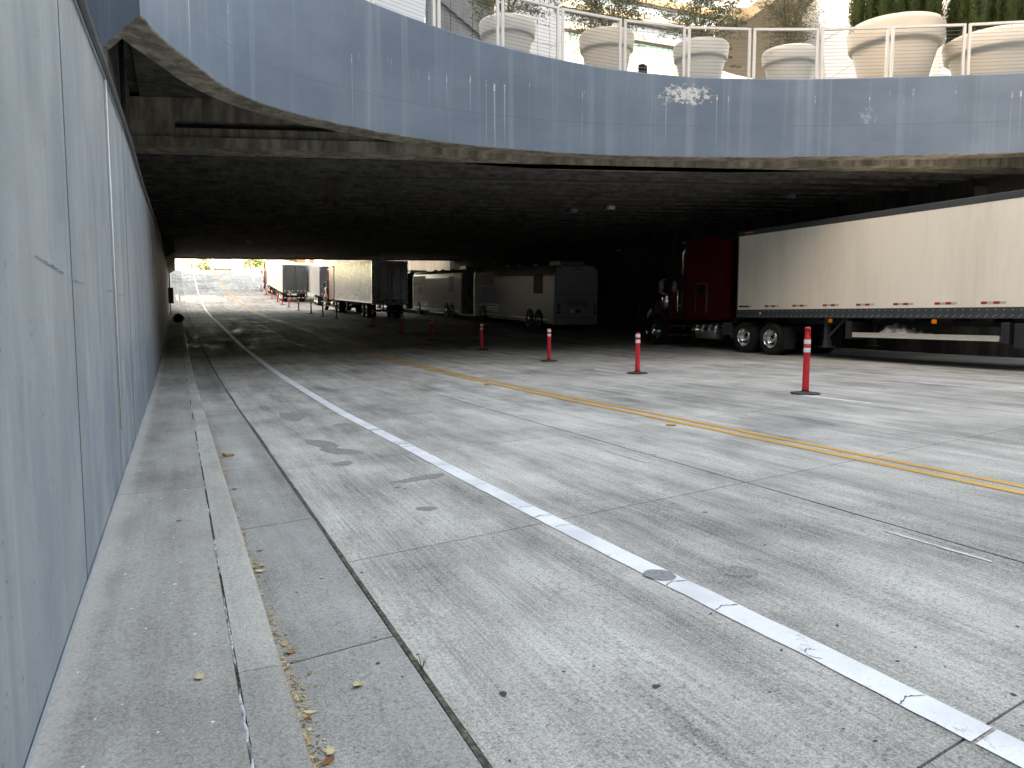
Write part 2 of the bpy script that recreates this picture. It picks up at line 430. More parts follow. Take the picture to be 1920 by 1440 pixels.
glass('office_glass', (0.16, 0.30, 0.33), 0.05)
glass('sky_glass', (0.22, 0.30, 0.40), 0.05)
grimy('dark_facade', (0.045, 0.05, 0.055), 0.5, 0, 0.2, 0.3, 0.4)
grimy('far_white', (0.62, 0.64, 0.66), 0.4, 0, 0.45, 0.25, 0.6, (0.45, 0.44, 0.42), (1, 1.6, 0.25))
grimy('tinted_panel', (0.012, 0.013, 0.015), 0.45, 0, 0.15, 0.2, 2)
t = NT('lamp_green', 0.4); t.col((0.0, 0.3, 0.15)); t.p.inputs['Emission Color'].default_value = (0.05, 1.0, 0.45, 1); t.p.inputs['Emission Strength'].default_value = 1.2
def leafmat(name, a, b):
    t = NT(name, 0.55, 0, 0.35)
    p = t.pos()
    c = t.mix(t.rng(t.noise(p, 2.6, 4, 0.7), 0.35, 0.68), a, b)
    c = t.mix(t.math('MULTIPLY', t.rng(t.noise(p, 19, 2, 0.6), 0.4, 0.7), 0.5), c, tuple(min(1, x * 1.7 + 0.01) for x in b))
    t.col(c)
    try: t.p.inputs['Subsurface Weight'].default_value = 0.0
    except Exception: pass
    tr = t.n.new('ShaderNodeBsdfTranslucent'); t.l.new(c, tr.inputs[0])
    mx = t.n.new('ShaderNodeMixShader'); mx.inputs[0].default_value = 0.28
    out = t.n['Material Output']
    t.l.new(t.p.outputs[0], mx.inputs[1]); t.l.new(tr.outputs[0], mx.inputs[2]); t.l.new(mx.outputs[0], out.inputs[0])
leafmat('olive_leaf', (0.095, 0.105, 0.050), (0.22, 0.215, 0.115))
leafmat('juniper', (0.022, 0.044, 0.016), (0.075, 0.105, 0.030))
leafmat('street_leaf', (0.035, 0.075, 0.020), (0.12, 0.18, 0.045))
t = NT('dry_leaf', 0.8, 0, 0.25)
t.col(t.mix(t.rnd(), (0.42, 0.27, 0.12), (0.20, 0.075, 0.035)))
t = NT('pale_leaf', 0.8, 0, 0.25); t.col(t.mix(t.rng(t.noise(t.obj(), 30, 3), 0.4, 0.6), (0.62, 0.52, 0.34), (0.45, 0.34, 0.20)))
t = NT('litter_crumb', 0.9, 0, 0.2)
p = t.pos()
c = t.mix(t.rng(t.noise(p, 31, 2, 0.5), 0.38, 0.62), (0.16, 0.095, 0.045), (0.58, 0.43, 0.22))
t.col(c)
t = NT('weed_green', 0.7, 0, 0.3); t.col((0.10, 0.13, 0.04))
t = NT('paper_white', 0.8, 0, 0.3); t.col((0.75, 0.75, 0.73))

# ------------------------------------------------------------------ ground profile
KY = [-60, 0, 5, 10, 15, 20, 26, 32, 37, 43, 54, 60, 65.5, 72.5, 79, 84, 88, 93.5, 100, 105, 112, 120, 128, 136, 144, 152, 160, 170, 3000]
KZ = [0.03, .03, .01, -.03, -.06, -.05, .05, .2, .38, .64, 1.0, 1.18, 1.38, 1.67, 2.0, 2.33, 2.66, 3.12, 3.73, 4.3, 5.2, 6.35, 7.45, 8.35, 8.95, 9.25, 9.35, 9.38, 9.4]
def base_z(Y):
    if Y <= KY[0]: return KZ[0]
    for i in range(len(KY) - 1):
        if Y <= KY[i + 1]:
            t_ = (Y - KY[i]) / (KY[i + 1] - KY[i]); return KZ[i] + (KZ[i + 1] - KZ[i]) * t_
    return KZ[-1]
def smooth_z(Y):
    return sum(base_z(Y + d) for d in (-2.4, -1.6, -0.8, 0, 0.8, 1.6, 2.4)) / 7
_zc = {}
def gz(X, Y):
    k = round(Y, 2)
    if k not in _zc: _zc[k] = smooth_z(k)
    return _zc[k] + 0.012 * (min(max(X, -2), 24) - 6.3)
def slope(Y): return math.atan((smooth_z(Y + 4) - smooth_z(Y - 4)) / 8)
def grade(Y0, Y1, X):   # placement on the road between two axles: z at Y0 and pitch angle
    a, b = gz(X, Y0), gz(X, Y1)
    return a, math.atan2(b - a, Y1 - Y0)

# ================================================================== THE SETTING
# ground sheet that follows the road's profile out to the horizon
mb = MB()
ys = [-400, -60, -20, 0, 10, 20, 30, 40, 50, 60, 70, 80, 90, 100, 110, 120, 130, 140, 150, 160, 180, 300, 1500]
xs = [-900, -60, -1.2, 11, 23.6, 80, 900]
vv = [(x, y, smooth_z(y) - 0.55) for y in ys for x in xs]
ff = [(j * 7 + i, j * 7 + i + 1, (j + 1) * 7 + i + 1, (j + 1) * 7 + i) for j in range(len(ys) - 1) for i in range(6)]
mb.add(vv, ff)
tag(mb.build('ground', 'gutter_concrete'), kind='structure')

# concrete carriageway: every slab is a piece of its own
road = empty('road', kind='structure')
SK = 0.184      # skew of the cross joints
cols = [(0.34, 0.878, 0), (0.902, 4.493, 1), (4.507, 8.094, 1), (8.106, 11.694, 1), (11.706, 15.294, 1), (15.306, 18.894, 1), (18.906, 22.88, 1)]
def slab(x0, x1, ya, yb, gap, mat, nx=2):
    mb_ = MB()
    ln = yb - ya
    ny = max(2, int(ln / 0.9))
    def yy(x, t_): return ya + gap / 2 + (ln - gap) * t_ + SK * (x - 0.9)
    top = []
    jr = random.Random(int(x0 * 100 + ya * 37))
    for j in range(ny + 1):
        for i in range(nx + 1):
            x = x0 + (x1 - x0) * i / nx
            y = yy(x, j / ny)
            x_ = x
            if i == 0: x_ += jr.uniform(0, 0.006)
            if i == nx: x_ -= jr.uniform(0, 0.006)
            top.append((x_, y, gz(x, y)))
    w = nx + 1
    fs = [(j * w + i, j * w + i + 1, (j + 1) * w + i + 1, (j + 1) * w + i) for j in range(ny) for i in range(nx)]
    ring = [i for i in range(w)] + [j * w + nx for j in range(1, ny + 1)] + [ny * w + i for i in range(nx - 1, -1, -1)] + [j * w for j in range(ny - 1, 0, -1)]
    n0 = len(top)
    allv = top + [(top[k][0], top[k][1], top[k][2] - 0.09) for k in ring]
    R = len(ring)
    fs += [(ring[k], n0 + k, n0 + (k + 1) % R, ring[(k + 1) % R]) for k in range(R)]
    mb_.add(allv, fs)
    return mb_.build('slab', mat, road)
for (x0, x1, kind) in cols:
    if kind == 0:
        yj = [-8.2 + 2.32 * k for k in range(29)]
    else:
        yj = [1.42 + 3.15 * k for k in range(-4, 20)]
    yj += [yj[-1] + 11.5 * k for k in range(1, 10)]
    for a, b in zip(yj[:-1], yj[1:]):
        slab(x0, x1, a, b, 0.011, 'gutter_concrete' if kind == 0 else 'road_concrete')
# dirt packed into the joints, just below the slab tops
mb = MB()
yl = [-9 + 1.5 * k for k in range(110)]
vv = [(x, y, gz(x, y) - 0.016) for y in yl for x in (0.30, 11.0, 22.9)]
mb.add(vv, [(j * 3 + i, j * 3 + i + 1, (j + 1) * 3 + i + 1, (j + 1) * 3 + i) for j in range(len(yl) - 1) for i in range(2)])
mb.build('joint_filler', 'joint_dirt', road)
# widened, broken longitudinal joint beside the gutter: ragged dirt seam
mb = MB()
rr = random.Random(3)
yl = [-4 + 0.12 * k for k in range(300)]
prev = None
for k, y in enumerate(yl):
    if k % 9 == 0: sp_ = (0.014 if rr.random() < 0.22 else 0.0)
    cur = sp_ if k == 0 else cur * 0.7 + sp_ * 0.3
    wl = 0.009 + 0.005 * rr.random() + cur * 0.3; wr = 0.010 + 0.006 * rr.random() + cur
    z = gz(0.89, y) + 0.0015
    mb.v += [(0.89 - wl, y, z), (0.89 + wr, y, z)]
    if k: mb.f.append((2 * k - 2, 2 * k - 1, 2 * k + 1, 2 * k)); mb.m.append(0); mb.sm.append(False)
mb.build('joint_seam', 'joint_dirt', road)

# sidewalk slabs
walk = empty('sidewalk', kind='structure')
WX = -0.47
def strip(x0, x1, ya, yb, h, thick, mat, parent, name, nose=False):
    mb_ = MB(); n = max(2, int((yb - ya) / 0.8))
    if nose: prof = [(x0, h), (x1 - 0.030, h), (x1 - 0.012, h - 0.006), (x1 - 0.002, h - 0.022), (x1, h - 0.05), (x1 + 0.012, h - 0.22)]
    else: prof = [(x0, h - thick), (x0, h), ((x0 + x1) / 2, h + 0.001), (x1, h), (x1, h - thick)]
    k = len(prof); vs_ = []
    for j in range(n + 1):
        y = ya + (yb - ya) * j / n
        for x, z in prof: vs_.append((x, y, gz(x, y) + z))
    fs = [(j * k + i, (j + 1) * k + i, (j + 1) * k + i + 1, j * k + i + 1) for j in range(n) for i in range(k - 1)]
    mb_.add(vs_, fs, 0, nose)
    mb_.add([vs_[i] for i in range(k)], [tuple(range(k))]); mb_.add([vs_[n * k + i] for i in range(k)], [tuple(range(k))])
    return mb_.build(name, mat, parent)
yj = [-11.75 + 6.1 * k for k in range(16)] + [79.75 + 12 * k for k in range(1, 7)]
for a, b in zip(yj[:-1], yj[1:]): strip(WX + 0.004, 0.157, a + 0.003, b - 0.003, 0.14, 0.1, 'walk_concrete', walk, 'slab')
kerb = empty('kerb', kind='structure')
yj = [-8.6 + 2.32 * k for k in range(40)] + [81.9 + 12 * k for k in range(1, 7)]
for a, b in zip(yj[:-1], yj[1:]): strip(0.169, 0.335, a + 0.002, b - 0.002, 0.142, 0.1, 'kerb_concrete', kerb, 'kerb_stone', True)
mb = MB()
yl = [-9 + 1.5 * k for k in range(108)]
vv = [(x, y, gz(x, y) + 0.132) for y in yl for x in (WX, 0.20)]
mb.add(vv, [(j * 2, j * 2 + 1, j * 2 + 3, j * 2 + 2) for j in range(len(yl) - 1)])
mb.build('joint_filler', 'joint_dirt', walk)
# squeezed-out bead of sealant between sidewalk and kerb, broken into lengths
rr = random.Random(11)
y = 0.6
while y < 30:
    L = rr.uniform(0.25, 1.3); mb = MB(); n = max(3, int(L / 0.06)); c0 = 0.162 + rr.uniform(-0.004, 0.004)
    for k in range(n + 1):
        yy = y + L * k / n; w = (0.003 + 0.007 * rr.random()) * (1 if 0 < k < n else 0.3); cx = c0 + rr.uniform(-0.004, 0.004)
        z = gz(cx, yy) + 0.138
        mb.v += [(cx - w, yy, z), (cx, yy, z + 0.006), (cx + w, yy, z)]
        if k:
            o = 3 * k
            mb.f += [(o - 3, o - 2, o + 1, o), (o - 2, o - 1, o + 2, o + 1)]; mb.m += [0, 0]; mb.sm += [True, True]
    mb.build('sealant_bead', 'sealant', walk)
    y += L + rr.uniform(0.02, 0.9)
# caulk fillet along the foot of the wall
mb = MB(); k = 0; yy = 0.5
while yy < 24:
    w = 0.002 + 0.007 * rr.random(); z = gz(WX, yy) + 0.142
    mb.v += [(WX + 0.002, yy, z + 0.008), (WX + 0.003 + w, yy, z)]
    if k: mb.f.append((2 * k - 2, 2 * k - 1, 2 * k + 1, 2 * k)); mb.m.append(0); mb.sm.append(True)
    k += 1; yy += 0.11
mb.build('caulk', 'wall_paint', walk)

# painted lines, cut where the slab joints cross them
def joint_ys(x, y0, y1):
    out = []
    for k in range(-4, 20):
        j = 1.42 + 3.15 * k + SK * (x - 0.9)
        if y0 < j < min(y1, 2.6): out.append(j)
    return out
def marking(root, pathx, width, y0, y1, mat, jit=0.004, cut=True, seed=1, step=0.25):
    r_ = random.Random(seed)
    js = joint_ys(pathx((y0 + y1) / 2), y0, y1) if cut else []
    bounds = [y0] + js + [y1]
    for a, b in zip(bounds[:-1], bounds[1:]):
        mb_ = MB(); n = max(1, int((b - a) / step))
        xm = pathx((a + b) / 2)
        for k in range(n + 1):
            y = a + 0.008 + (b - a - 0.016) * k / n; x = pathx(y)
            st = step if y < 40 else 1
            l, r2 = x - width / 2 + r_.uniform(-jit, jit), x + width / 2 + r_.uniform(-jit, jit)
            mb_.v += [(l, y + SK * (l - x), gz(l, y) + 0.0045), (r2, y + SK * (r2 - x), gz(r2, y) + 0.0045)]
            if k: mb_.f.append((2 * k - 2, 2 * k - 1, 2 * k + 1, 2 * k)); mb_.m.append(0); mb_.sm.append(False)
        mb_.build('painted_strip', mat, root)
WL = [(-8, 2.6), (1.5, 2.54), (2.4, 2.52), (3.5, 2.47), (5.15, 2.42), (6.5, 2.39), (8.5, 2.37), (11.9, 2.31), (16.8, 2.34), (26.5, 2.36), (42, 2.36), (60, 2.44), (86, 2.56), (131, 2.68), (152, 2.7)]
def wx(y):
    for (a, xa), (b, xb) in zip(WL[:-1], WL[1:]):
        if y <= b: return xa + (xb - xa) * (y - a) / (b - a)
    return WL[-1][1]
ln = empty('edge_line', kind='structure'); marking(ln, wx, 0.155, -6, 60, 'white_paint', 0.004, True, 2, 0.12); marking(ln, wx, 0.155, 60.01, 150, 'white_paint', 0.004, False, 3, 2.0)
ln = empty('centre_line', kind='structure')
for dx in (-0.115, 0.115):
    marking(ln, lambda y: 6.3 + dx + (max(0, y - 95) * -0.012), 0.105, -6, 60, 'yellow_paint', 0.003, True, 5, 0.25)
    marking(ln, lambda y: 6.3 + dx + (max(0, y - 95) * -0.012), 0.105, 60.01, 150, 'yellow_paint', 0.003, False, 6, 2.0)
ln = empty('parking_line', kind='structure')
for x0, segs, w in ((13.75, ((-2, 44),), 0.10), (15.6, ((3, 13.4), (14.2, 40)), 0.075)):
    for a, b in segs: marking(ln, lambda y: x0, w, a, b, 'thin_white_paint', 0.006, True, 8, 0.3)
ln = empty('lane_dash', kind='structure')
for k in range(-1, 9):
    y0 = 8.85 + 7.3 * k - 7.3
    marking(ln, lambda y: 10.06 + 0.012 * (12 - y) * (y < 14), 0.10, y0, y0 + 1.5, 'white_paint', 0.004, True, 20 + k, 0.3)
for k in range(8):
    y0 = 86 + 8 * k
    marking(ln, lambda y: 10.6, 0.14, y0, y0 + 3, 'white_paint', 0.004, False, 40 + k, 0.6)
ln = empty('guide_dash', kind='structure')
for a, b in ((2.9, 3.65), (6.35, 7.15), (9.7, 10.3)): marking(ln, lambda y: 4.34 - 0.03 * (y - 3), 0.028, a, b, 'thin_white_paint', 0.006, True, int(a * 10), 0.06)
ln = empty('stop_line', kind='structure')
mb = MB(); mb.add([(6.6, 96.4, gz(6.6, 96.4) + 0.006), (14, 95.0, gz(14, 95) + 0.006), (14, 95.5, gz(14, 95.5) + 0.006), (6.6, 96.9, gz(6.6, 96.9) + 0.006)], [(0, 1, 2, 3)])
mb.build('painted_strip', 'white_paint', ln)
# raised yellow markers
for i, (x, y) in enumerate([(5.93, 8.36), (6.0, 15.1), (6.36, 16.0), (5.95, 23.0)]):
    mb = MB(); z = gz(x, y) + 0.003
    mb.prism([(-0.05, 0), (0.05, 0), (0.035, 0.018), (-0.035, 0.018)], -0.05, 0.05, 'y')
    o = mb.build('road_stud', 'yellow_paint', None, 0.003); o.location = (x, y, z)
    tag(o, ['yellow raised road stud left of the double line, nearest', 'yellow raised road stud second from the camera on the double line',
            'yellow raised road stud right of the double line inside the shade', 'yellow raised road stud deep in the tunnel shade by the double line'][i], 'road stud', 'studs along the double yellow line')

# ------------------------------------------------------------------ left retaining wall
wall = empty('retaining_wall', (0, 0, 0), label='long grey-blue painted concrete retaining wall beside the narrow sidewalk', cat='wall')
def wtop(y):
    pts = [(-10, 2.9), (0, 3.1), (5.3, 3.28), (6.8, 3.41), (10.4, 3.6), (14.8, 3.68), (22, 4.0), (31, 4.35), (62, 4.75), (75, 5.0), (90, 5.0)]
    for (a, za), (b, zb) in zip(pts[:-1], pts[1:]):
        if y <= b: return za + (zb - za) * (y - a) / (b - a)
    return 5.0
def wpanel(ya, yb, inset, mat='wall_paint', xb=-0.86):
    mb_ = MB(); n = max(1, int((yb - ya) / 1.0))
    k = 0
    vs_ = []
    x = WX - inset
    for j in range(n + 1):
        y = ya + (yb - ya) * j / n
        vs_ += [(x, y, gz(WX, y) - 0.1), (x, y, wtop(y) - 0.012), (x - 0.012, y, wtop(y)), (xb, y, wtop(y)), (xb, y, gz(WX, y) - 0.1)]
    fs = [(j * 5 + i, (j + 1) * 5 + i, (j + 1) * 5 + (i + 1) % 5, j * 5 + (i + 1) % 5) for j in range(n) for i in range(5)]
    fs += [tuple(range(5)), tuple(n * 5 + i for i in range(5))]
    mb_.add(vs_, fs)
    return mb_.build('panel', mat, wall)
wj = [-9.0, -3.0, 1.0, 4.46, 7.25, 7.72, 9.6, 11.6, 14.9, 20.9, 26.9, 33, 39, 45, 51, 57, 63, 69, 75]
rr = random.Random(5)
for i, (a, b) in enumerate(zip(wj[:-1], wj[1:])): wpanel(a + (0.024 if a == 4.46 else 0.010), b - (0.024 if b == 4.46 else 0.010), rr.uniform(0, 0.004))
mb = MB()    # dark recess behind the joints
mb.box(WX - 0.06, WX - 0.03, -9, 75, -0.2, 3.0)
mb.build('joint_backing', 'dark_trim', wall)
mb = MB(); mb.tube([(WX + 0.010, 7.26, gz(0, 7) + 0.55), (WX + 0.010, 7.255, 3.35)], 0.008, 6)       # pale filler strip standing out of one joint
mb.build('joint_strip', 'reflective_white', wall)
mb = MB(); n = 40
mb.tube([(WX + 0.028, -6 + k * 1.5, wtop(-6 + k * 1.5) - 0.03) for k in range(n)], 0.024, 8)
tag(mb.build('conduit', 'box_grey'), 'dark grey conduit running along the top of the retaining wall', 'pipe')
# low wall carrying on past the tunnel, up the ramp
low = empty('parapet_wall', label='low pale concrete wall along the left of the far ramp', cat='wall')
for k in range(7):
    a, b = 75.2 + 10 * k, 85.1 + 10 * k
    mb = MB(); pts = []
    for y in (a, b): pts.append((y, gz(-0.5, y)))
    mb.add([(-0.47, a, pts[0][1] - 0.1), (-0.47, b, pts[1][1] - 0.1), (-0.80, b, pts[1][1] - 0.1), (-0.80, a, pts[0][1] - 0.1),
            (-0.47, a, pts[0][1] + 0.45), (-0.47, b, pts[1][1] + 0.45), (-0.80, b, pts[1][1] + 0.45), (-0.80, a, pts[0][1] + 0.45)],
           [(0, 1, 5, 4), (2, 3, 7, 6), (4, 5, 6, 7), (0, 4, 7, 3), (1, 2, 6, 5)])
    mb.build('panel', 'beige_concrete', low)

# ------------------------------------------------------------------ the bridge
bridge = empty('plaza_bridge', label='wide concrete bridge with curved grey-blue fascia carrying the plaza over the road', cat='bridge')
PLAN = [(-0.32, 12.73), (-0.07, 13.61), (0.42, 14.75), (1.0, 16.0), (1.88, 17.07), (3.1, 17.86), (5.15, 18.64), (7.37, 18.98), (10.39, 18.76), (13.26, 17.9), (15.96, 16.72), (18.48, 15.39), (21.07, 13.88), (24.2, 11.85), (27.5, 9.4)]
def cr(pts, n=8):
    P_ = [Vector(p) for p in pts]; P_ = [2 * P_[0] - P_[1]] + P_ + [2 * P_[-1] - P_[-2]]
    out = []
    for i in range(1, len(P_) - 2):
        a, b, c, d = P_[i - 1:i + 3]
        for k in range(n):
            t_ = k / n
            out.append(0.5 * ((2 * b) + (c - a) * t_ + (2 * a - 5 * b + 4 * c - d) * t_ ** 2 + (3 * b - a - 3 * c + d) * t_ ** 3))
    out.append(P_[-2]); return out
CUR = cr(PLAN, 8)
TOPK = [(-2, 8.95), (4.35, 8.70), (5.9, 8.57), (7.38, 8.41), (8.86, 8.26), (11.2, 8.04), (13.2, 7.9), (15.9, 7.85), (28, 7.87)]
def ftop(x):
    for (a, za), (b, zb) in zip(TOPK[:-1], TOPK[1:]):
        if x <= b: return za + (zb - za) * (x - a) / (b - a)
    return 7.87
FB = 5.75
def nrm(i):
    a = CUR[max(0, i - 1)]; b = CUR[min(len(CUR) - 1, i + 1)]; d = (b - a).normalized(); return Vector((-d.y, d.x))   # points to +Y side
RA, RB = Vector((-0.32, 12.73)), Vector((-1.70, 16.60))      # the return wall at the left end runs from RA back to RB
def inner(i, T):       # inner point of the fascia, kept on the bridge side of the return wall
    p_ = CUR[i]; n_ = nrm(i); d = RB - RA
    k = d.x * n_.y - d.y * n_.x
    if abs(k) > 1e-6:
        t_ = (d.x * (RA.y - p_.y) - d.y * (RA.x - p_.x)) / k
        if 0 <= t_ < T: T = max(t_, 0.001)
    return p_ + n_ * T
def fascia(i0, i1):
    mb_ = MB(); vs_ = []
    T = 0.62
    for i in range(i0, i1 + 1):
        p_ = CUR[i]; q = inner(i, T); r_ = inner(i, 0.02)
        zt = ftop(p_.x)
        vs_ += [(p_.x, p_.y, FB + 0.02), (p_.x, p_.y, zt - 0.03), (r_.x, r_.y, zt), (q.x, q.y, zt), (q.x, q.y, FB), (r_.x, r_.y, FB)]
    n = i1 - i0
    mats = [0, 0, 0, 1, 1, 1]
    for e in range(6):
        mb_.add(vs_, [(j * 6 + e, (j + 1) * 6 + e, (j + 1) * 6 + (e + 1) % 6, j * 6 + (e + 1) % 6) for j in range(n)], mats[e], e in (0, 3))
    mb_.add(vs_, [tuple(range(6)), tuple(n * 6 + i for i in range(6))], 0)
    return mb_.build('fascia_beam', ['fascia_paint', 'soffit_concrete'], bridge)
fascia(0, len(CUR) - 1)
# return wall at the left end of the fascia
mb = MB()
d_ = (RB - RA).normalized(); n_ = Vector((d_.y, -d_.x)) * 0.01
A = RA - n_; B = RB - n_; A2 = A + d_ * 0.05 - n_ * 20; B2 = B - n_ * 20
A2 = A + Vector((-0.001, 0.9)); 
mb.hexa([(A.x, A.y, FB - 0.004), (A2.x - 0.06, A2.y - 0.4, FB - 0.004), (B.x + 0.16, B.y, FB - 0.004), (B.x, B.y, FB - 0.004), (A.x, A.y, 9.4), (A2.x - 0.06, A2.y - 0.4, 9.4), (B.x + 0.16, B.y, 9.4), (B.x, B.y, 9.4)])
mb.m[-6] = 1
mb.build('end_wall', ['fascia_paint', 'soffit_concrete'], bridge)
# front girder, skewed, with a slot in its face
def fy(x): return 21.55 - 0.30 * x
def bary(x, t_):        # skewed cross lines: t=0 front girder, t=1 far edge
    return (fy(x)) * (1 - t_) + (75.1 - 0.44 * x) * t_
def ceil_z(y): return 5.60 + max(0, y - 33) * 0.0195
def skew_block(xa, xb, t0, t1, za0, za1, name, mat, off0=0.0, off1=0.0, n=1):
    mb_ = MB(); pts = []
    for k in range(n):
        x0 = xa + (xb - xa) * k / n; x1 = xa + (xb - xa) * (k + 1) / n
        f0 = lambda x: bary(x, t0) + off0
        f1 = lambda x: bary(x, t1) + off1
        def zz(y, h): return h if not callable(h) else h(y)
        mb_.hexa([(x0, f0(x0), zz(f0(x0), za0)), (x1, f0(x1), zz(f0(x1), za0)), (x1, f1(x1), zz(f1(x1), za0)), (x0, f1(x0), zz(f1(x0), za0)),
                  (x0, f0(x0), zz(f0(x0), za1)), (x1, f0(x1), zz(f0(x1), za1)), (x1, f1(x1), zz(f1(x1), za1)), (x0, f1(x0), zz(f1(x0), za1))])
    return mb_.build(name, mat, bridge)
XL, XR = -1.2, 24.0
def curve_y(x):
    for a_, b_ in zip(CUR[:-1], CUR[1:]):
        if a_.x <= x <= b_.x: return a_.y + (b_.y - a_.y) * (x - a_.x) / (b_.x - a_.x)
    return -99
def girder(xa, xb, z0, z1, name, mat, off, depth=0.9):
    mb_ = MB(); n = max(1, int((xb - xa) / 0.7)); vs_ = []
    for k in range(n + 1):
        x = xa + (xb - xa) * k / n; y0 = max(fy(x) + off, curve_y(x) + 0.66 + off * 0.3); y1 = max(fy(x), y0) + depth
        vs_ += [(x, y0, z0), (x, y1, z0), (x, y1, z1), (x, y0, z1)]
    for e in range(4): mb_.add(vs_, [(4 * k + e, 4 * k + 4 + e, 4 * k + 4 + (e + 1) % 4, 4 * k + (e + 1) % 4) for k in range(n)])
    mb_.add(vs_, [(0, 1, 2, 3), (4 * n, 4 * n + 1, 4 * n + 2, 4 * n + 3)])
    return mb_.build(name, mat, bridge)
girder(XL, XR, 5.60, 5.86, 'girder_flange', 'soffit_concrete', -0.10)
girder(XL, XR, 5.863, 6.10, 'girder_web', 'soffit_concrete', 0.0)
girder(XL, 0.15, 6.103, 6.26, 'girder_web', 'soffit_concrete', 0.0)
girder(0.15, XR, 6.103, 6.26, 'girder_slot', 'dark_trim', 0.35, 0.5)
girder(XL, XR, 6.263, 6.83, 'girder_web', 'soffit_concrete', 0.003)
# plaza slab above everything, from the fascia back
mb = MB(); vs_ = []
for i in range(len(CUR)):
    q = inner(i, 0.55)
    yb = 75.1 - 0.44 * q.x
    vs_ += [(q.x, q.y, 6.83), (q.x, max(yb, q.y + 5), 6.9), (q.x, q.y, ftop(q.x) - 0.22), (q.x, max(yb, q.y + 5), 7.75)]
n = len(CUR)
for i in range(n - 1):
    a, b = 4 * i, 4 * i + 4
    mb.add([vs_[a + k] for k in range(4)] + [vs_[b + k] for k in range(4)], [(0, 1, 5, 4), (2, 6, 7, 3), (0, 4, 6, 2), (1, 3, 7, 5)])
mb.build('deck_slab', ['ceiling_concrete'], bridge)
mb = MB(); mb.prism([(-1.66, 16.5), (-0.42, 13.05), (-0.335, 13.3), (-0.335, 74), (-2.6, 74), (-2.6, 16.6)], 6.956, 8.2, 'z'); mb.build('deck_slab', 'ceiling_concrete', bridge)
# transverse ribs of the ceiling
NR = 46
for k in range(NR):
    t0 = 0.02 + 0.975 * k / NR; t1 = t0 + 0.975 / NR * 0.62
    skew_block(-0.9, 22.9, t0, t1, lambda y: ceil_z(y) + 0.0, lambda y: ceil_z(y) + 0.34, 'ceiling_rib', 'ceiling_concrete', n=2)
mb = MB()
for k in range(24):
    t0 = 0.012 + 0.985 * k / 24; t1 = 0.012 + 0.985 * (k + 1) / 24
    q = []
    for x in (-0.9, 22.9):
        for t_ in (t0, t1): q.append((x, bary(x, t_), ceil_z(bary(x, t_)) + 0.30))
    mb.add(q, [(0, 1, 3, 2)])
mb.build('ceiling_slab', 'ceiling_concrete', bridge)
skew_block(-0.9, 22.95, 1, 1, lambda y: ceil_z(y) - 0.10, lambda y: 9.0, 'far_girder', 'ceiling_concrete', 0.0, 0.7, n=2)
# abutment set back behind the retaining wall, with corbel at the far end
mb = MB(); mb.box(-2.6, -0.862, 14.4, 17.0, -0.2, 5.74); mb.box(-2.6, -0.862, 17.0, 76, -0.2, 6.95); mb.build('abutment', 'abutment_concrete', bridge)
mb = MB(); mb.prism([(-0.861, 4.75), (-0.30, 5.0), (0.08, 5.25), (0.08, 6.2), (-0.861, 6.2)], 52, 74.5, 'y'); mb.build('corbel', 'ceiling_concrete', bridge)
mb = MB(); mb.tube([(-0.79, 17.2, 4.0), (-0.79, 17.2, 6.80)], 0.05, 8)
tag(mb.build('downpipe', 'dark_trim'), 'dark vertical drain pipe on the abutment under the bridge corner', 'pipe')
mb = MB()
pts = [(x, bary(x, 0.07), 5.545) for x in (5.2, 8, 11, 14, 17.5)]
mb.tube(pts, 0.028, 8)
cd = mb.build('ceiling_conduit', 'box_grey')
tag(cd, 'thin grey conduit running across the tunnel ceiling near the entrance', 'pipe')
mb = MB(); x = 6.6; mb.box(x - 0.11, x + 0.11, bary(x, 0.07) - 0.09, bary(x, 0.07) + 0.09, 5.47, 5.60); mb.build('junction_box', 'box_grey', cd, 0.01)
for i, (x, t_) in enumerate([(15.3, 0.17), (14.4, 0.19), (19.5, 0.10), (4.2, 0.55)]):
    y = bary(x, t_); z = ceil_z(y)
    mb = MB(); mb.box(-0.16, 0.16, -0.12, 0.12, -0.02, 0.06); mb.box(-0.13, 0.13, -0.09, 0.09, -0.15, -0.02, 1)
    o = mb.build('ceiling_lamp', ['box_grey', 'reflective_white' if i == 0 else 'grey_strut'], None, 0.01); o.location = (x, y, z - 0.06)
    tag(o, ['small pale unlit ceiling lamp above the red truck tractor', 'dim unlit ceiling lamp left of the pale one above the truck', 'unlit ceiling lamp above the near white trailer roof', 'unlit ceiling lamp deep in the tunnel above the driving lane'][i], 'lamp', 'unlit lamps on the tunnel ceiling')

# right-hand wall
rw = empty('side_wall', label='pale concrete wall along the right of the tunnel behind the coaches', cat='wall')
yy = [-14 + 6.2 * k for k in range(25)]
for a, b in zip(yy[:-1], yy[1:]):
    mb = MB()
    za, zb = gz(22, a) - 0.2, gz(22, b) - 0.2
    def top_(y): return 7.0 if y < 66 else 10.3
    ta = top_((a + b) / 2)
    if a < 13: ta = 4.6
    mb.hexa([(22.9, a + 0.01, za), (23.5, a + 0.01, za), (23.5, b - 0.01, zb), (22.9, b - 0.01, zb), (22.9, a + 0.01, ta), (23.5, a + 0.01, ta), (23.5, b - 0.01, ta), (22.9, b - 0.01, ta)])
    mb.build('panel', 'shaded_wall_concrete' if b < 70 else 'beige_concrete', rw)  # panels inside the tunnel get the colour with shade put in
mb = MB(); mb.box(22.94, 23.3, -13, 134, 0, 4.4); mb.build('joint_backing', 'dark_trim', rw)

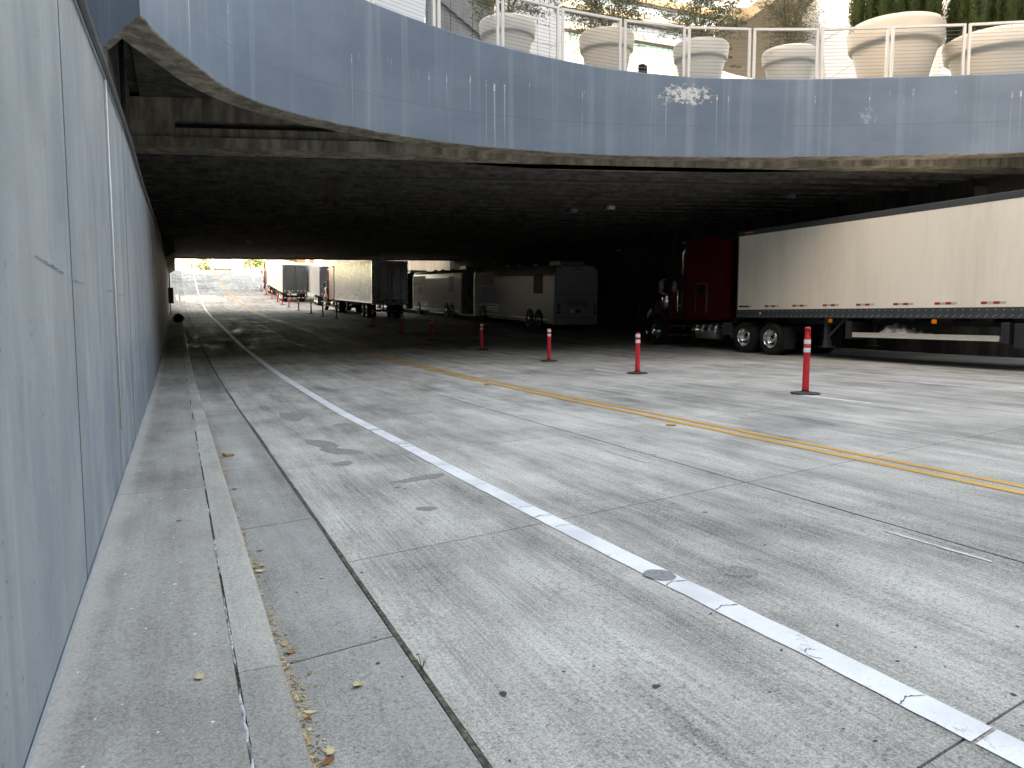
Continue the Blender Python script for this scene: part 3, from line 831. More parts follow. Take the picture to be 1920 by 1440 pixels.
# terraces that back the walls (city level either side of the cutting)
mb = MB()
mb.add([(-0.86, -60, 2.7), (-0.86, 14.4, 3.7), (-60, 14.4, 3.7), (-60, -60, 2.7)], [(0, 1, 2, 3)])
mb.add([(-1.8, 16.6, 6.93), (-1.8, 76, 6.93), (-60, 76, 6.93), (-60, 16.6, 6.93)], [(0, 1, 2, 3)])
mb.add([(-60, 16.6, 3.6), (-1.72, 16.6, 3.6), (-1.72, 16.6, 6.9), (-60, 16.6, 6.9)], [(0, 1, 2, 3)])
mb.add([(23.3, -60, 4.4), (90, -60, 4.4), (90, 13, 4.4), (23.3, 13, 4.4)], [(0, 1, 2, 3)])
mb.add([(23.4, 13, 7.7), (110, 13, 7.7), (110, 76, 7.7), (23.4, 76, 7.7)], [(0, 1, 2, 3)])
mb.add([(23.3, 13, 4.3), (110, 13, 4.3), (110, 13, 7.7), (23.3, 13, 7.7)], [(0, 1, 2, 3)])
tag(mb.build('terrain', 'grey_concrete'), kind='structure')

# ================================================================== ON THE PLAZA
# cable railing along the plaza edge
NODE = [(2.7, 17.75), (4.45, 18.5), (6.22, 18.93), (8.0, 19.08), (9.68, 18.95), (11.40, 18.61), (13.10, 18.06), (14.78, 17.39), (16.44, 16.6), (18.09, 15.73), (19.83, 14.77), (21.6, 13.68), (23.4, 12.5)]
rail = empty('cable_railing', label='pale metal cable railing along the curved edge of the plaza', cat='railing')
for (xa, ya), (xb, yb) in zip(NODE[:-1], NODE[1:]):
    za, zb = ftop(xa), ftop(xb)
    A = Vector((xa, ya, za)); B = Vector((xb, yb, zb)); D = B - A; L = Vector((D.x, D.y, 0)).length
    u = Vector((D.x / L, D.y / L, 0)); n_ = Vector((-u.y, u.x, 0))
    def at(s_, h, o=0.0): return A + D * (s_ / L) + n_ * o + Vector((0, 0, h))
    HR = 1.32
    pm = MB()
    def bar(mbx, s0, s1, h0a, h0b, h1a, h1b, o0, o1):
        mbx.hexa([at(s0, h0a, o0), at(s1, h0b, o0), at(s1, h0b, o1), at(s0, h0a, o1), at(s0, h1a, o0), at(s1, h1b, o0), at(s1, h1b, o1), at(s0, h1a, o1)])
    g0 = 0.035; pw = 0.068
    bar(pm, g0, L - g0, HR, HR, HR + 0.062, HR + 0.062, 0.02, 0.09)
    panel_ = pm.build('railing_panel', 'rail_paint', rail)
    for s0 in (g0, L - g0 - pw):
        pm = MB(); bar(pm, s0, s0 + pw, -0.12, -0.12, HR - 0.002, HR - 0.002, 0.022, 0.088); pm.build('post', 'rail_paint', panel_)
    for k in range(13):
        h = 0.07 + k * 0.095
        pm = MB(); pm.tube([at(g0 + pw, h, 0.055), at(L - g0 - pw, h, 0.055)], 0.0055, 4, cap=False); pm.build('cable', 'cable_steel', panel_)

# planters
def planter_mesh(R, H):
    pr = [(0.58, 0.0), (0.60, 0.01), (0.73, 0.35), (0.855, 0.665), (0.863, 0.69), (0.88, 0.702), (0.925, 0.708), (0.952, 0.72), (0.965, 0.745), (0.98, 0.82), (0.997, 0.91), (1.0, 0.94), (0.99, 0.972), (0.955, 0.994), (0.91, 1.0), (0.86, 0.985), (0.845, 0.93)]
    return MB().lathe([(r * R, h * H) for r, h in pr], 48).mesh('planter', 'planter_resin')
def shrub(loc, seed, H, spread, nstem, leaves, leaf=0.055, lm='olive_leaf', droop=0.0):
    r_ = random.Random(seed); bm_ = MB(); tips = []
    for s_ in range(nstem):
        a = 2 * pi * s_ / nstem + r_.uniform(-0.4, 0.4); lean = r_.uniform(0.15, 0.55) * spread
        P_ = [Vector((r_.uniform(-.08, .08), r_.uniform(-.08, .08), 0))]
        for k in range(1, 7):
            f_ = k / 6
            P_.append(Vector((cos(a) * lean * f_ * (0.6 + 0.7 * f_), sin(a) * lean * f_ * (0.6 + 0.7 * f_), H * f_ * r_.uniform(0.92, 1.05))) + Vector((r_.uniform(-.05, .05), r_.uniform(-.05, .05), 0)))
        bm_.tube(P_, 0.022, 6, r1=0.006)
        for k in range(1, 7):
            for q in range(3):
                aa = a + r_.uniform(-1.7, 1.7); l_ = r_.uniform(0.3, 0.75) * spread * (1.15 - 0.08 * k)
                st = P_[k]; e = st + Vector((cos(aa) * l_, sin(aa) * l_, r_.uniform(0.0, 0.5) - droop))
                md = (st + e) / 2 + Vector((r_.uniform(-.06, .06), r_.uniform(-.06, .06), 0.08))
                bm_.tube([st, md, e], 0.008, 4, r1=0.003, cap=False)
                tips += [(md, e), (md, e)]
                for w_ in range(2):
                    e2 = md + Vector((r_.uniform(-.3, .3), r_.uniform(-.3, .3), r_.uniform(-.1, .35)))
                    bm_.tube([md, e2], 0.004, 3, r1=0.002, cap=False); tips.append((md, e2))
    lb = MB()
    for k in range(leaves):
        a_, b_ = r_.choice(tips); c = a_.lerp(b_, r_.uniform(0.25, 1.1)) + Vector((r_.gauss(0, .035), r_.gauss(0, .035), r_.gauss(0, .035)))
        d = Vector((r_.uniform(-1, 1), r_.uniform(-1, 1), r_.uniform(-0.6, 0.9))).normalized(); s_ = d.orthogonal().normalized()
        s_ = Matrix.Rotation(r_.uniform(0, 6.28), 3, d) @ s_
        l_ = leaf * r_.uniform(0.6, 1.3)
        lb.add([c, c + d * l_ * 0.5 + s_ * l_ * 0.22, c + d * l_, c + d * l_ * 0.5 - s_ * l_ * 0.22], [(0, 1, 2, 3)])
    return bm_, lb
PL = [  # x, y, R, top z, material, kind of plant
    (8.77, 20.44, 0.80, 9.52, 'planter_resin', 'a', 'leftmost cream planter behind the railing, next to the white panelled wall'),
    (11.71, 20.02, 0.80, 9.46, 'planter_cream', 'b', 'second cream planter from the left, a small dark floodlight beside it'),
    (14.36, 19.13, 0.80, 9.26, 'planter_resin', 'c', 'third cream planter from the left, half in front of the tan canopy'),
    (16.72, 18.06, 0.78, 9.07, 'planter_resin', 'd', 'fourth white planter, smallest looking, in front of the tan canopy'),
    (19.77, 17.05, 1.32, 9.86, 'planter_cream', 'j', 'tallest peach-cream planter with dark evergreen columns in it'),
    (22.19, 15.58, 1.42, 9.36, 'planter_resin', 'k', 'wide cream planter at the right edge holding dark evergreens'),
]
for i, (x, y, R, zt, mat, kd, lab) in enumerate(PL):
    zb = ftop(x) - 0.215; H = zt - zb
    r0 = empty('planter', (x, y, zb), label=lab, cat='planter', group='large resin planters along the plaza edge')
    me = planter_mesh(R, H); me.materials.clear(); me.materials.append(M[mat]); link('pot', me, r0)
    MB().lathe([(0.0, 0.9 * H), (0.5 * R, 0.915 * H), (0.853 * R, 0.90 * H)], 32).build('soil', 'soil', r0)
    ztop = zb + 0.9 * H
    if kd in 'abcd':
        Hh, sp, ns, nl, lf = {'a': (1.7, 1.7, 7, 4200, 0.085), 'b': (1.7, 2.3, 9, 7500, 0.085), 'c': (1.7, 2.0, 9, 7500, 0.08), 'd': (1.8, 1.2, 11, 5200, 0.06)}[kd]
        b_, l_ = shrub((0, 0, 0), 30 + i, Hh, sp, ns, nl, lf, droop=0.25 if kd == 'a' else 0.1)
        sroot = empty('shrub', (x, y, ztop), label=['loose olive-green shrub with hanging sprays in the leftmost planter', 'spreading olive-green shrub in the second planter from the left',
                      'dense rounded olive shrub in the third planter from the left', 'fine twiggy sparse shrub in the fourth planter, against the tan canopy'][i], cat='shrub', group='small-leaved shrubs in the planters')
        b_.build('branches', 'bark', sroot); l_.build('foliage', 'olive_leaf', sroot)
    else:
        r_ = random.Random(90 + i); jm = MB(); core = MB(); stem = MB()
        for q in range(26 if kd == 'j' else 30):
            a = r_.uniform(0, 2 * pi); rad = R * 0.86 * math.sqrt(r_.random()) if q > 15 else R * r_.uniform(0.72, 0.86)
            if q <= 15: a = 2 * pi * q / 16 + r_.uniform(-.15, .15)
            cx, cy = rad * cos(a), rad * sin(a); hh = r_.uniform(1.5, 2.3); w_ = r_.uniform(0.17, 0.27)
            core.lathe([(0.02, -0.05), (w_ * 0.62, 0.15), (w_ * 0.72, hh * 0.45), (w_ * 0.35, hh * 0.85), (0.0, hh)], 8, (cx, cy, 0))
            stem.tube([(cx, cy, -0.12), (cx, cy, 0.3)], 0.03, 5)
            for k in range(1500):
                h = hh * (r_.random() ** 1.15); e_ = w_ * (0.75 + 0.4 * sin(pi * min(1, h / hh * 0.9 + 0.1))) * (1.0 if h < hh * 0.7 else max(0.08, (1 - h / hh) / 0.3))
                al = r_.uniform(0, 2 * pi); ro = e_ * r_.uniform(0.6, 1.12)
                c = Vector((cx + ro * cos(al), cy + ro * sin(al), h))
                d = Vector((cos(al) * r_.uniform(0.1, 0.8), sin(al) * r_.uniform(0.1, 0.8), 1)).normalized(); s_ = Vector((-sin(al), cos(al), r_.uniform(-.3, .3)))
                l2 = r_.uniform(0.045, 0.10)
                jm.add([c, c + d * l2 * 0.5 + s_ * l2 * 0.20, c + d * l2, c + d * l2 * 0.5 - s_ * l2 * 0.20], [(0, 1, 2, 3)])
        j0 = empty('evergreen_shrub', (x, y, ztop), label='dark upright evergreen shrub filling the ' + ('tallest peach-cream planter' if kd == 'j' else 'wide planter at the right edge'), cat='shrub', group='evergreens in the big planters')
        jm.build('foliage', 'juniper', j0); core.build('crown', 'juniper', j0); stem.build('stem', 'bark', j0)
# small floodlight beside the second planter
fl = empty('floodlight', (12.75, 19.7, 7.85), (0, 0, 0.5), label='small dark floodlight on a stake beside the second planter', cat='lamp')
MB().box(-0.12, 0.12, -0.08, 0.10, 0.52, 0.82).build('housing', 'black_steel', fl, 0.02)
MB().tube([(0, 0, 0), (0, 0, 0.55)], 0.02, 6).build('stake', 'black_steel', fl)
MB().box(-0.10, 0.10, -0.088, -0.08, 0.55, 0.79).build('lens', 'dark_glass', fl)

# ---- buildings behind the plaza
PZ = 7.7
wl = empty('panelled_wall', (0, 0, 0), label='bright white panelled wall rising behind the leftmost planter', cat='wall')
for i in range(5):
    for j in range(7):
        x0 = 12.55 + i * 0.56; z0 = PZ + j * 1.25
        MB().box(x0 + .006, x0 + .554, 30.0, 30.3, z0 + .006, z0 + 1.244).build('panel', 'white_panel', wl, 0.008, 1)
MB().box(12.57, 15.33, 30.03, 30.25, PZ, PZ + 8.72).build('backing', 'grey_strut', wl)
gw = empty('concrete_wall', label='dark grey concrete wall with a sloping rail left of the first planter', cat='wall')
for i, (a, b) in enumerate([(9.62, 10.58), (10.60, 11.52), (11.54, 12.50)]): MB().box(a, b, 30.5, 30.8, PZ, PZ + 8.4).build('panel', 'grey_concrete', gw, 0.01, 1)
MB().box(9.6, 12.5, 30.56, 30.76, PZ, PZ + 8.3).build('backing', 'dark_trim', gw)
MB().tube([(9.6, 30.42, 14.2), (12.5, 30.42, 12.35)], 0.04, 6).build('handrail', 'dark_trim', gw)
ws = empty('white_slab', label='leaning white slab at the far left of the plaza skyline', cat='wall')
MB().hexa([(5.6, 30.2, PZ), (9.05, 30.2, PZ), (9.05, 30.5, PZ), (5.6, 30.5, PZ), (5.6, 30.2, 16), (9.62, 30.2, 16), (9.62, 30.5, 16), (5.6, 30.5, 16)]).build('slab', 'white_panel', ws, 0.01)

ob = empty('office_building', (0, 75, PZ), label='cream office building with long window bands behind the shrubs', cat='building')
def obx(name, x0, x1, y0, y1, z0, z1, mat, bev=0): return MB().box(x0, x1, y0, y1, z0 - PZ, z1 - PZ).build(name, mat, ob, bev, 1)
X0, X1 = 30.0, 62.0
obx('wall', X0, X1, 0, 14, PZ, 30.2, 'cream_stone')
obx('core', X0 + .3, X1 - .3, 0.6, 14, 30.2, 40, 'cream_stone')
obx('ledge', X0, X1, -0.25, 0.6, 31.42, 32.0, 'cream_stone', 0.02)
obx('head_frame', X0, X1, -0.05, 0.6, 31.2, 31.418, 'dark_trim')
obx('roof_edge', X0, X1, -0.5, 0.6, 33.45, 34.1, 'cream_stone', 0.02)
obx('shadow_gap', X0, X1, -0.4, 0.6, 33.1, 33.447, 'dark_trim')
obx('terrace_edge', X0, X1, -0.2, 0.6, 35.5, 36.2, 'tan_soffit', 0.02)
obx('shadow_gap', X0, X1, -0.1, 0.6, 35.2, 35.497, 'dark_trim')
obx('roof_edge', X0, X1, -0.3, 0.6, 38.2, 40.2, 'cream_stone', 0.02)
for (z0, z1, mat, dx) in ((30.25, 31.18, 'office_glass', 0.78), (32.02, 33.08, 'sky_glass', 0.72), (34.15, 35.18, 'sky_glass', 0.95), (36.25, 38.15, 'sky_glass', 0.95)):
    x = 34.0; first = None
    while x < X1 - dx:
        if first is None: first = MB().box(-dx / 2 + .03, dx / 2 - .03, 0.06, 0.12, z0 - PZ, z1 - PZ).mesh('window', mat)
        o = link('window', first, ob); o.location = (x + dx / 2, 0, 0)
        x += dx
    MB().box(34.0, X1, 0.14, 0.2, z0 - PZ, z1 - PZ).build('mullion_frame', 'dark_trim' if mat == 'office_glass' else 'white_panel', ob)
sq = MB().box(-0.33, 0.33, -0.05, 0.03, 28.45 - PZ, 29.3 - PZ).mesh('window', 'sky_glass')
for k in range(12): o = link('window', sq, ob); o.location = (34.7 + 2.25 * k, 0, 0)
vt = MB().box(-0.12, 0.12, -0.04, 0.02, 29.62 - PZ, 29.76 - PZ).mesh('vent', 'grey_strut')
for k in range(12):
    for d in (-0.2, 0.2): o = link('vent', vt, ob); o.location = (35.8 + 2.25 * k + d, 0, 0)

wb = empty('white_building', (0, 48, PZ), label='tall bright white building with thin mullions behind the canopy', cat='building')
MB().prism([(37.3, 0.2), (78, 0.2), (78, 12), (49, 12)], 0, 32, 'z').build('wall', 'white_panel', wb)
pn = MB().box(-0.70, 0.70, 0.0, 0.18, 0.0, 2.1).mesh('panel', 'white_tile')
for i in range(14):
    for j in range(6): o = link('panel', pn, wb); o.location = (38.3 + 1.45 * i, 0, 2.0 + 2.2 * j)

cn = empty('canopy', (0, 0, 14), label='flat tan-coloured canopy soffit with recessed round downlights', cat='canopy')
poly = [(22.77, 29.34), (22.23, 27.52), (22.94, 27.40), (22.56, 25.23), (24.04, 24.59), (24.75, 27.0), (28.5, 27.4), (33.5, 33.0), (29.9, 33.9), (27.6, 33.7), (26.06, 33.3), (24.6, 31.6)]
MB().prism(poly, 0.0, 0.5, 'z', 0).build('soffit', 'tan_soffit', cn)
MB().prism([(x * 1.0005 + (0.01), y) for x, y in poly], 0.502, 1.3, 'z', 0).build('roof', 'white_tile', cn)
for (x, y) in [(23.03, 27.42 + 0.3), (22.93, 28.0), (24.6, 30.6), (24.6, 30.95), (25.15, 31.55), (25.45, 31.6), (26.5, 32.6), (26.8, 32.55), (25.2, 28.0), (25.5, 28.0)]:
    o = MB().lathe([(0.15, -0.02), (0.17, -0.02), (0.17, 0.004), (0.15, 0.004), (0.14, 0.02), (0.0, 0.02)], 14).build('downlight', 'dark_trim', cn); o.location = (x, y, -0.004)
pr_ = empty('leaning_pier', (0, 26, PZ), label='leaning white tiled pier left of the tallest planter', cat='pier')
def lean_plate(root, xa, xb, lean, y0, y1, zs, tilt, mat, name='tile'):
    for z0, z1 in zip(zs[:-1], zs[1:]):
        g_ = 0.012
        P4 = []
        for z_ in (z0 + g_, z1 - g_):
            zl, zr = z_, z_ + tilt
            P4.append([(xa + lean * zl, zl), (xb + lean * zr, zr)])
        MB().hexa([(P4[0][0][0], y0, P4[0][0][1]), (P4[0][1][0], y0, P4[0][1][1]), (P4[0][1][0], y1, P4[0][1][1]), (P4[0][0][0], y1, P4[0][0][1]),
                   (P4[1][0][0], y0, P4[1][0][1]), (P4[1][1][0], y0, P4[1][1][1]), (P4[1][1][0], y1, P4[1][1][1]), (P4[1][0][0], y1, P4[1][0][1])]).build(name, mat, root, 0.006, 1)
lean_plate(pr_, 27.10, 29.05, -0.24, 0, 0.9, [-2.4 + 1.55 * k for k in range(9)], 1.0, 'white_tile')
MB().hexa([(27.2, .1, 0), (28.95, .1, 0), (28.95, .8, 0), (27.2, .8, 0), (24.8, .1, 10), (26.55, .1, 10), (26.55, .8, 10), (24.8, .8, 10)]).build('core', 'grey_strut', pr_)
MB().hexa([(29.06, .2, 0), (29.55, .5, 0), (29.55, 1.0, 0), (29.06, 1.0, 0), (26.66, .2, 10), (27.3, .5, 10), (27.3, 1.0, 10), (26.66, 1.0, 10)]).build('glass_fin', 'green_glass', pr_)
pr2 = empty('leaning_pier', (0, 26, PZ), label='wide white tiled pier with grey strut between the two big planters', cat='pier')
lean_plate(pr2, 31.9, 37.0, 0.20, 0, 0.9, [-2.6 + 1.55 * k for k in range(9)], 1.2, 'white_tile')
MB().hexa([(32.1, .1, 0), (36.5, .1, 0), (36.5, .8, 0), (32.1, .8, 0), (34.1, .1, 10), (38.5, .1, 10), (38.5, .8, 10), (34.1, .8, 10)]).build('core', 'grey_strut', pr2)
MB().hexa([(31.35, -0.3, 0), (31.72, -0.3, 0), (31.72, 0.1, 0), (31.35, 0.1, 0), (33.25, -0.3, 10), (33.62, -0.3, 10), (33.62, 0.1, 10), (33.25, 0.1, 10)]).build('strut', 'grey_strut', pr2)

# ---- tall blocks outside the frame, added to shade the road and dim the tunnel
def tower(x0, x1, y0, y1, z0, z1, lab, wm='beige_concrete'):
    t0 = empty('unseen_block', ((x0 + x1) / 2, (y0 + y1) / 2, z0), label=lab, cat='building')
    w, d = (x1 - x0) / 2, (y1 - y0) / 2
    MB().box(-w, w, -d, d, 0, z1 - z0).build('wall', wm, t0)
    k = 0; z = 3.0
    while z < z1 - z0 - 2:
        MB().box(w, w + 0.05, -d + 1, d - 1, z, z + 1.7).build('window', 'sky_glass', t0); z += 3.6
    MB().box(-w - .2, w + .2, -d - .2, d + .2, z1 - z0, z1 - z0 + 0.6).build('roof', 'cream_stone', t0)
tower(-46, -9, -45, 67.9, 3.0, 31, 'long dark unseen block shading the near road from the left', 'grey_concrete')
tower(-19, -9, 68.1, 85, 3.0, 31, 'narrow beige unseen block bounding the sun patch by the far tunnel mouth')  # kept narrow so low sun gets past to the far ramp
tower(-46, -9, 95, 128, 6.0, 41, 'beige unseen block shading the far ramp from the left')  # added to shade the ramp beyond the sun patch
sb = empty('sun_blocker', (-11, 90, 12.5), label='unseen slab added between the two beige blocks to trim the sun patch', cat='bridge')  # added to stop the sun patch spreading across the road
MB().box(-1.5, 1.5, -4.8, 4.8, 0, 24).build('wall', 'beige_concrete', sb); MB().box(1.5, 1.55, -4.4, 4.4, 2, 4).build('window', 'sky_glass', sb)
tower(-40, 90, -90, -52, 0.0, 46, 'broad dark unseen block behind the camera, dimming the tunnel', 'dark_facade')  # added tall and dark to keep low sky light out of the tunnel
tower(58, 86, -55, 8, 4.4, 34, 'dark unseen block right of the near road, dimming the tunnel', 'dark_facade')  # added out of view, dark so little light bounces under the bridge

# ================================================================== VEHICLES
TYRE = MB().lathe([(0.30, -0.13), (0.40, -0.145), (0.485, -0.14), (0.515, -0.115), (0.52, -0.06), (0.512, -0.055), (0.512, -0.045), (0.52, -0.04), (0.52, 0.04), (0.512, 0.045), (0.512, 0.055), (0.52, 0.06), (0.515, 0.115), (0.485, 0.14), (0.40, 0.145), (0.30, 0.13)], 40, axis='x', cap=False).mesh('tyre', 'rubber')
def rim_mesh(name, front):
    m = MB()
    # dished disc on the -x side
    if front: m.lathe([(0.31, -0.125), (0.31, -0.142), (0.295, -0.155), (0.285, -0.12), (0.25, -0.095), (0.17, -0.10), (0.155, -0.16), (0.10, -0.185), (0.0, -0.19)], 32, axis='x', cap=False)
    else: m.lathe([(0.31, -0.125), (0.31, -0.142), (0.295, -0.155), (0.283, -0.11), (0.275, 0.02), (0.22, 0.045), (0.165, 0.045), (0.155, -0.03), (0.12, -0.06), (0.0, -0.065)], 32, axis='x', cap=False)
    for k in range(10):
        a = 2 * pi * k / 10
        x = -0.105 if front else 0.035
        m.lathe([(0.016, x - 0.02), (0.012, x - 0.03), (0.0, x - 0.032)], 6, (0, 0.198 * cos(a), 0.198 * sin(a)), 'x')
    for k in range(8):
        a = 2 * pi * (k + 0.5) / 8
        x = -0.098 if front else 0.040
        m.lathe([(0.032, x - 0.004), (0.0, x - 0.005)], 10, (0, 0.243 * cos(a), 0.243 * sin(a)), 'x', 1)
    return m.mesh(name, ['chrome', 'black_steel'])
RIM_F, RIM_R = rim_mesh('rim', True), rim_mesh('rim', False)
def wheel(parent, x, y, side, front=False, dual=True, r=0.52):
    w = link('wheel', TYRE, parent); w.location = (x, y, r); w.scale = (1, r / 0.52, r / 0.52)
    rm = link('rim', RIM_F if front else RIM_R, w)
    if side > 0: w.rotation_euler = (0, 0, pi)
    if dual:
        w2 = link('wheel', TYRE, parent); w2.location = (x - side * 0.33, y, r); w2.scale = (1, r / 0.52, r / 0.52)

def text_mesh(txt, size, mat, extrude=0.002):
    c = bpy.data.curves.new('lettering', 'FONT'); c.body = txt; c.size = size; c.extrude = extrude; c.align_x = 'CENTER'; c.align_y = 'CENTER'; c.resolution_u = 2
    o = bpy.data.objects.new('lettering', c); COL.objects.link(o)
    dg = bpy.context.evaluated_depsgraph_get(); me = bpy.data.meshes.new_from_object(o.evaluated_get(dg))
    bpy.data.objects.remove(o); me.materials.clear(); me.materials.append(M[mat]); return me

def tape(parent, x, y0, z, n, seg, h, side=-1):
    m = MB()
    for k in range(n): m.box(x, x + side * 0.003, y0 + k * seg + 0.004, y0 + (k + 1) * seg, z, z + h, k % 2)
    m.build('reflective_tape', ['tape_silver', 'tape_red'], parent)
def rear_tape(parent, x0, x1, y, z, n, h):
    m = MB(); s_ = (x1 - x0) / n
    for k in range(n): m.box(x0 + k * s_ + s_ * 0.1, x0 + (k + 1) * s_ - s_ * 0.1, y, y - 0.004, z, z + h, k % 2)
    m.build('reflective_tape', ['reflective_white', 'tape_red'], parent)

def semi_trailer(loc, rx, L, side, rear, label, near=False, top=4.11, rails=('dark_alu', 'rail_steel')):
    t0 = empty('semi_trailer', loc, (rx, 0, 0), label, 'trailer', 'semi-trailers parked in the underpass')
    w = 1.295; zb, zt = (1.46, top - 0.17) if near else (1.20, top - 0.06)
    # sides made of butted panels
    n = 13
    for sd in (-1, 1):
        if side == 'ribbed_alu':
            m = MB(); k = 0; y = 0.16; prof = []
            while y < L - 0.1:
                prof += [(y, 0), (y + 0.05, 0.012), (y + 0.11, 0.012), (y + 0.16, 0)]; y += 0.22
            vs_ = []
            for y_, d in prof: vs_ += [(sd * (w - 0.02 + d), y_, zb), (sd * (w - 0.02 + d), y_, zt)]
            m.add(vs_, [(2 * i, 2 * i + 2, 2 * i + 3, 2 * i + 1) for i in range(len(prof) - 1)])
            m.build('side_wall', side, t0)
        else:
            step = (L - 0.2) / n
            for k in range(n):
                MB().box(sd * (w - 0.04), sd * w, 0.14 + k * step + 0.0015, 0.14 + (k + 1) * step - 0.0015, zb, zt).build('side_panel', side, t0)
        MB().box(sd * (w - 0.06), sd * (w + 0.012), 0.1, L, zt, top).build('top_rail', rails[0] if near else side, t0, 0.012)
        MB().box(sd * (w - 0.06), sd * (w + 0.010), 0.1, L, 1.19 if near else 1.08, zb).build('bottom_rail', rails[1] if near else side, t0, 0.006)
    MB().box(-w + 0.041, w - 0.041, 0.14, L - 0.05, 1.25, top - 0.16).build('box_core', 'dark_alu', t0)
    MB().box(-w + 0.03, w - 0.03, 0.05, L - 0.02, top - 0.05, top - 0.004).build('roof', 'trailer_white', t0)
    MB().box(-w, w, L - 0.048, L + 0.01, 1.19, top - 0.01).build('front_wall', 'dark_alu' if near else side, t0, 0.02)
    # chassis
    m = MB()
    for x in (-0.45, 0.45): m.box(x - 0.06, x + 0.06, 0.3, L - 1.0, 0.98, 1.19)
    for k in range(14): m.box(-1.2, 1.2, 0.6 + k * (L - 1) / 14, 0.68 + k * (L - 1) / 14, 1.10, 1.188)
    m.build('chassis', 'black_steel', t0)
    for y in (1.9, 3.15):
        MB().tube([(-1.1, y, 0.52), (1.1, y, 0.52)], 0.07, 8).build('axle', 'black_steel', t0)
        for sd in (-1, 1): wheel(t0, sd * 1.13, y, sd)
    for sd in (-1, 1):
        MB().box(sd * 0.72, sd * 1.28, 1.18, 1.20, 0.25, 1.1).build('mudflap', 'rubber', t0)
        lg = MB(); yl_ = L - 3.75
        lg.box(sd * 0.95 - 0.07, sd * 0.95 + 0.07, yl_ - 0.07, yl_ + 0.07, 0.34, 1.19)
        lg.tube([(sd * 0.95, yl_ - 0.05, 0.62), (sd * 0.95, yl_ - 0.62, 1.15)], 0.035, 6)
        lg.box(sd * 0.95 - 0.15, sd * 0.95 + 0.15, yl_ - 0.16, yl_ + 0.16, 0.30, 0.335)
        lg.box(sd * 0.95 - 0.09, sd * 0.95 + 0.09, yl_ - 0.09, yl_ + 0.09, 0.336, 0.50)
        lg.build('landing_leg', 'dark_alu', t0, 0.006)
    # rear end
    fr = MB()
    for sd in (-1, 1): fr.box(sd * (w - 0.09), sd * (w + 0.013), -0.02, 0.12, 1.05, top)
    fr.box(-w + 0.09, w - 0.09, -0.02, 0.12, top - 0.16, top); fr.box(-w + 0.09, w - 0.09, -0.02, 0.12, 1.0, 1.22)
    fr.build('rear_frame', 'polished_alu' if rear == 'polished_alu' else 'dark_alu', t0, 0.008)
    for sd in (-1, 1):
        d = MB().box(sd * 0.012, sd * (w - 0.095), -0.012, 0.05, 1.225, top - 0.165).build('rear_door', rear, t0, 0.008)
        for xx in (0.16, 0.78):
            rod = MB(); rod.tube([(sd * xx, -0.04, 1.15), (sd * xx, -0.04, top - 0.12)], 0.016, 6)
            for z in (1.3, 2.0, 3.3): rod.box(sd * xx - 0.03, sd * xx + 0.03, -0.05, -0.012, z, z + 0.09)
            if xx < 0.3: rod.box(sd * xx - 0.02, sd * xx + 0.34 * sd, -0.055, -0.035, 1.62, 1.67)
            rod.build('lock_rod', 'dark_alu', d)
        for z in (1.45, 2.1, 2.8, 3.5): MB().box(sd * (w - 0.16), sd * (w - 0.02), -0.03, -0.0205, z, z + 0.08).build('hinge', 'dark_alu', d)
        rear_tape(t0, min(sd * 0.2, sd * 1.15), max(sd * 0.2, sd * 1.15), -0.013, 1.28, 5, 0.055)
        MB().box(sd * (w - 0.26), sd * (w - 0.02), -0.026, -0.0215, top - 0.10, top - 0.055).build('reflective_tape', 'reflective_white', t0)
        MB().box(sd * (w - 0.045), sd * (w - 0.002), -0.026, -0.0215, top - 0.48, top - 0.24).build('reflective_tape', 'reflective_white', t0)
        MB().lathe([(0.05, 0), (0.055, 0.02), (0.0, 0.03)], 12, (sd * 0.9, -0.022, 1.11), 'y').build('tail_lamp', 'lamp_red', t0).rotation_euler = (0, 0, 0)
        MB().box(sd * 0.5 - 0.05, sd * 0.5 + 0.05, -0.02, 0.05, 0.60, 1.0).build('bumper_strut', 'black_steel', t0)
    MB().box(-1.2, 1.2, -0.05, 0.05, 0.50, 0.60).build('bumper', 'black_steel', t0, 0.006)
    rear_tape(t0, -1.18, 1.18, -0.052, 0.52, 10, 0.06)
    MB().box(-0.72, -0.42, -0.025, -0.021, 1.06, 1.20).build('number_plate', 'tape_silver', t0)
    return t0

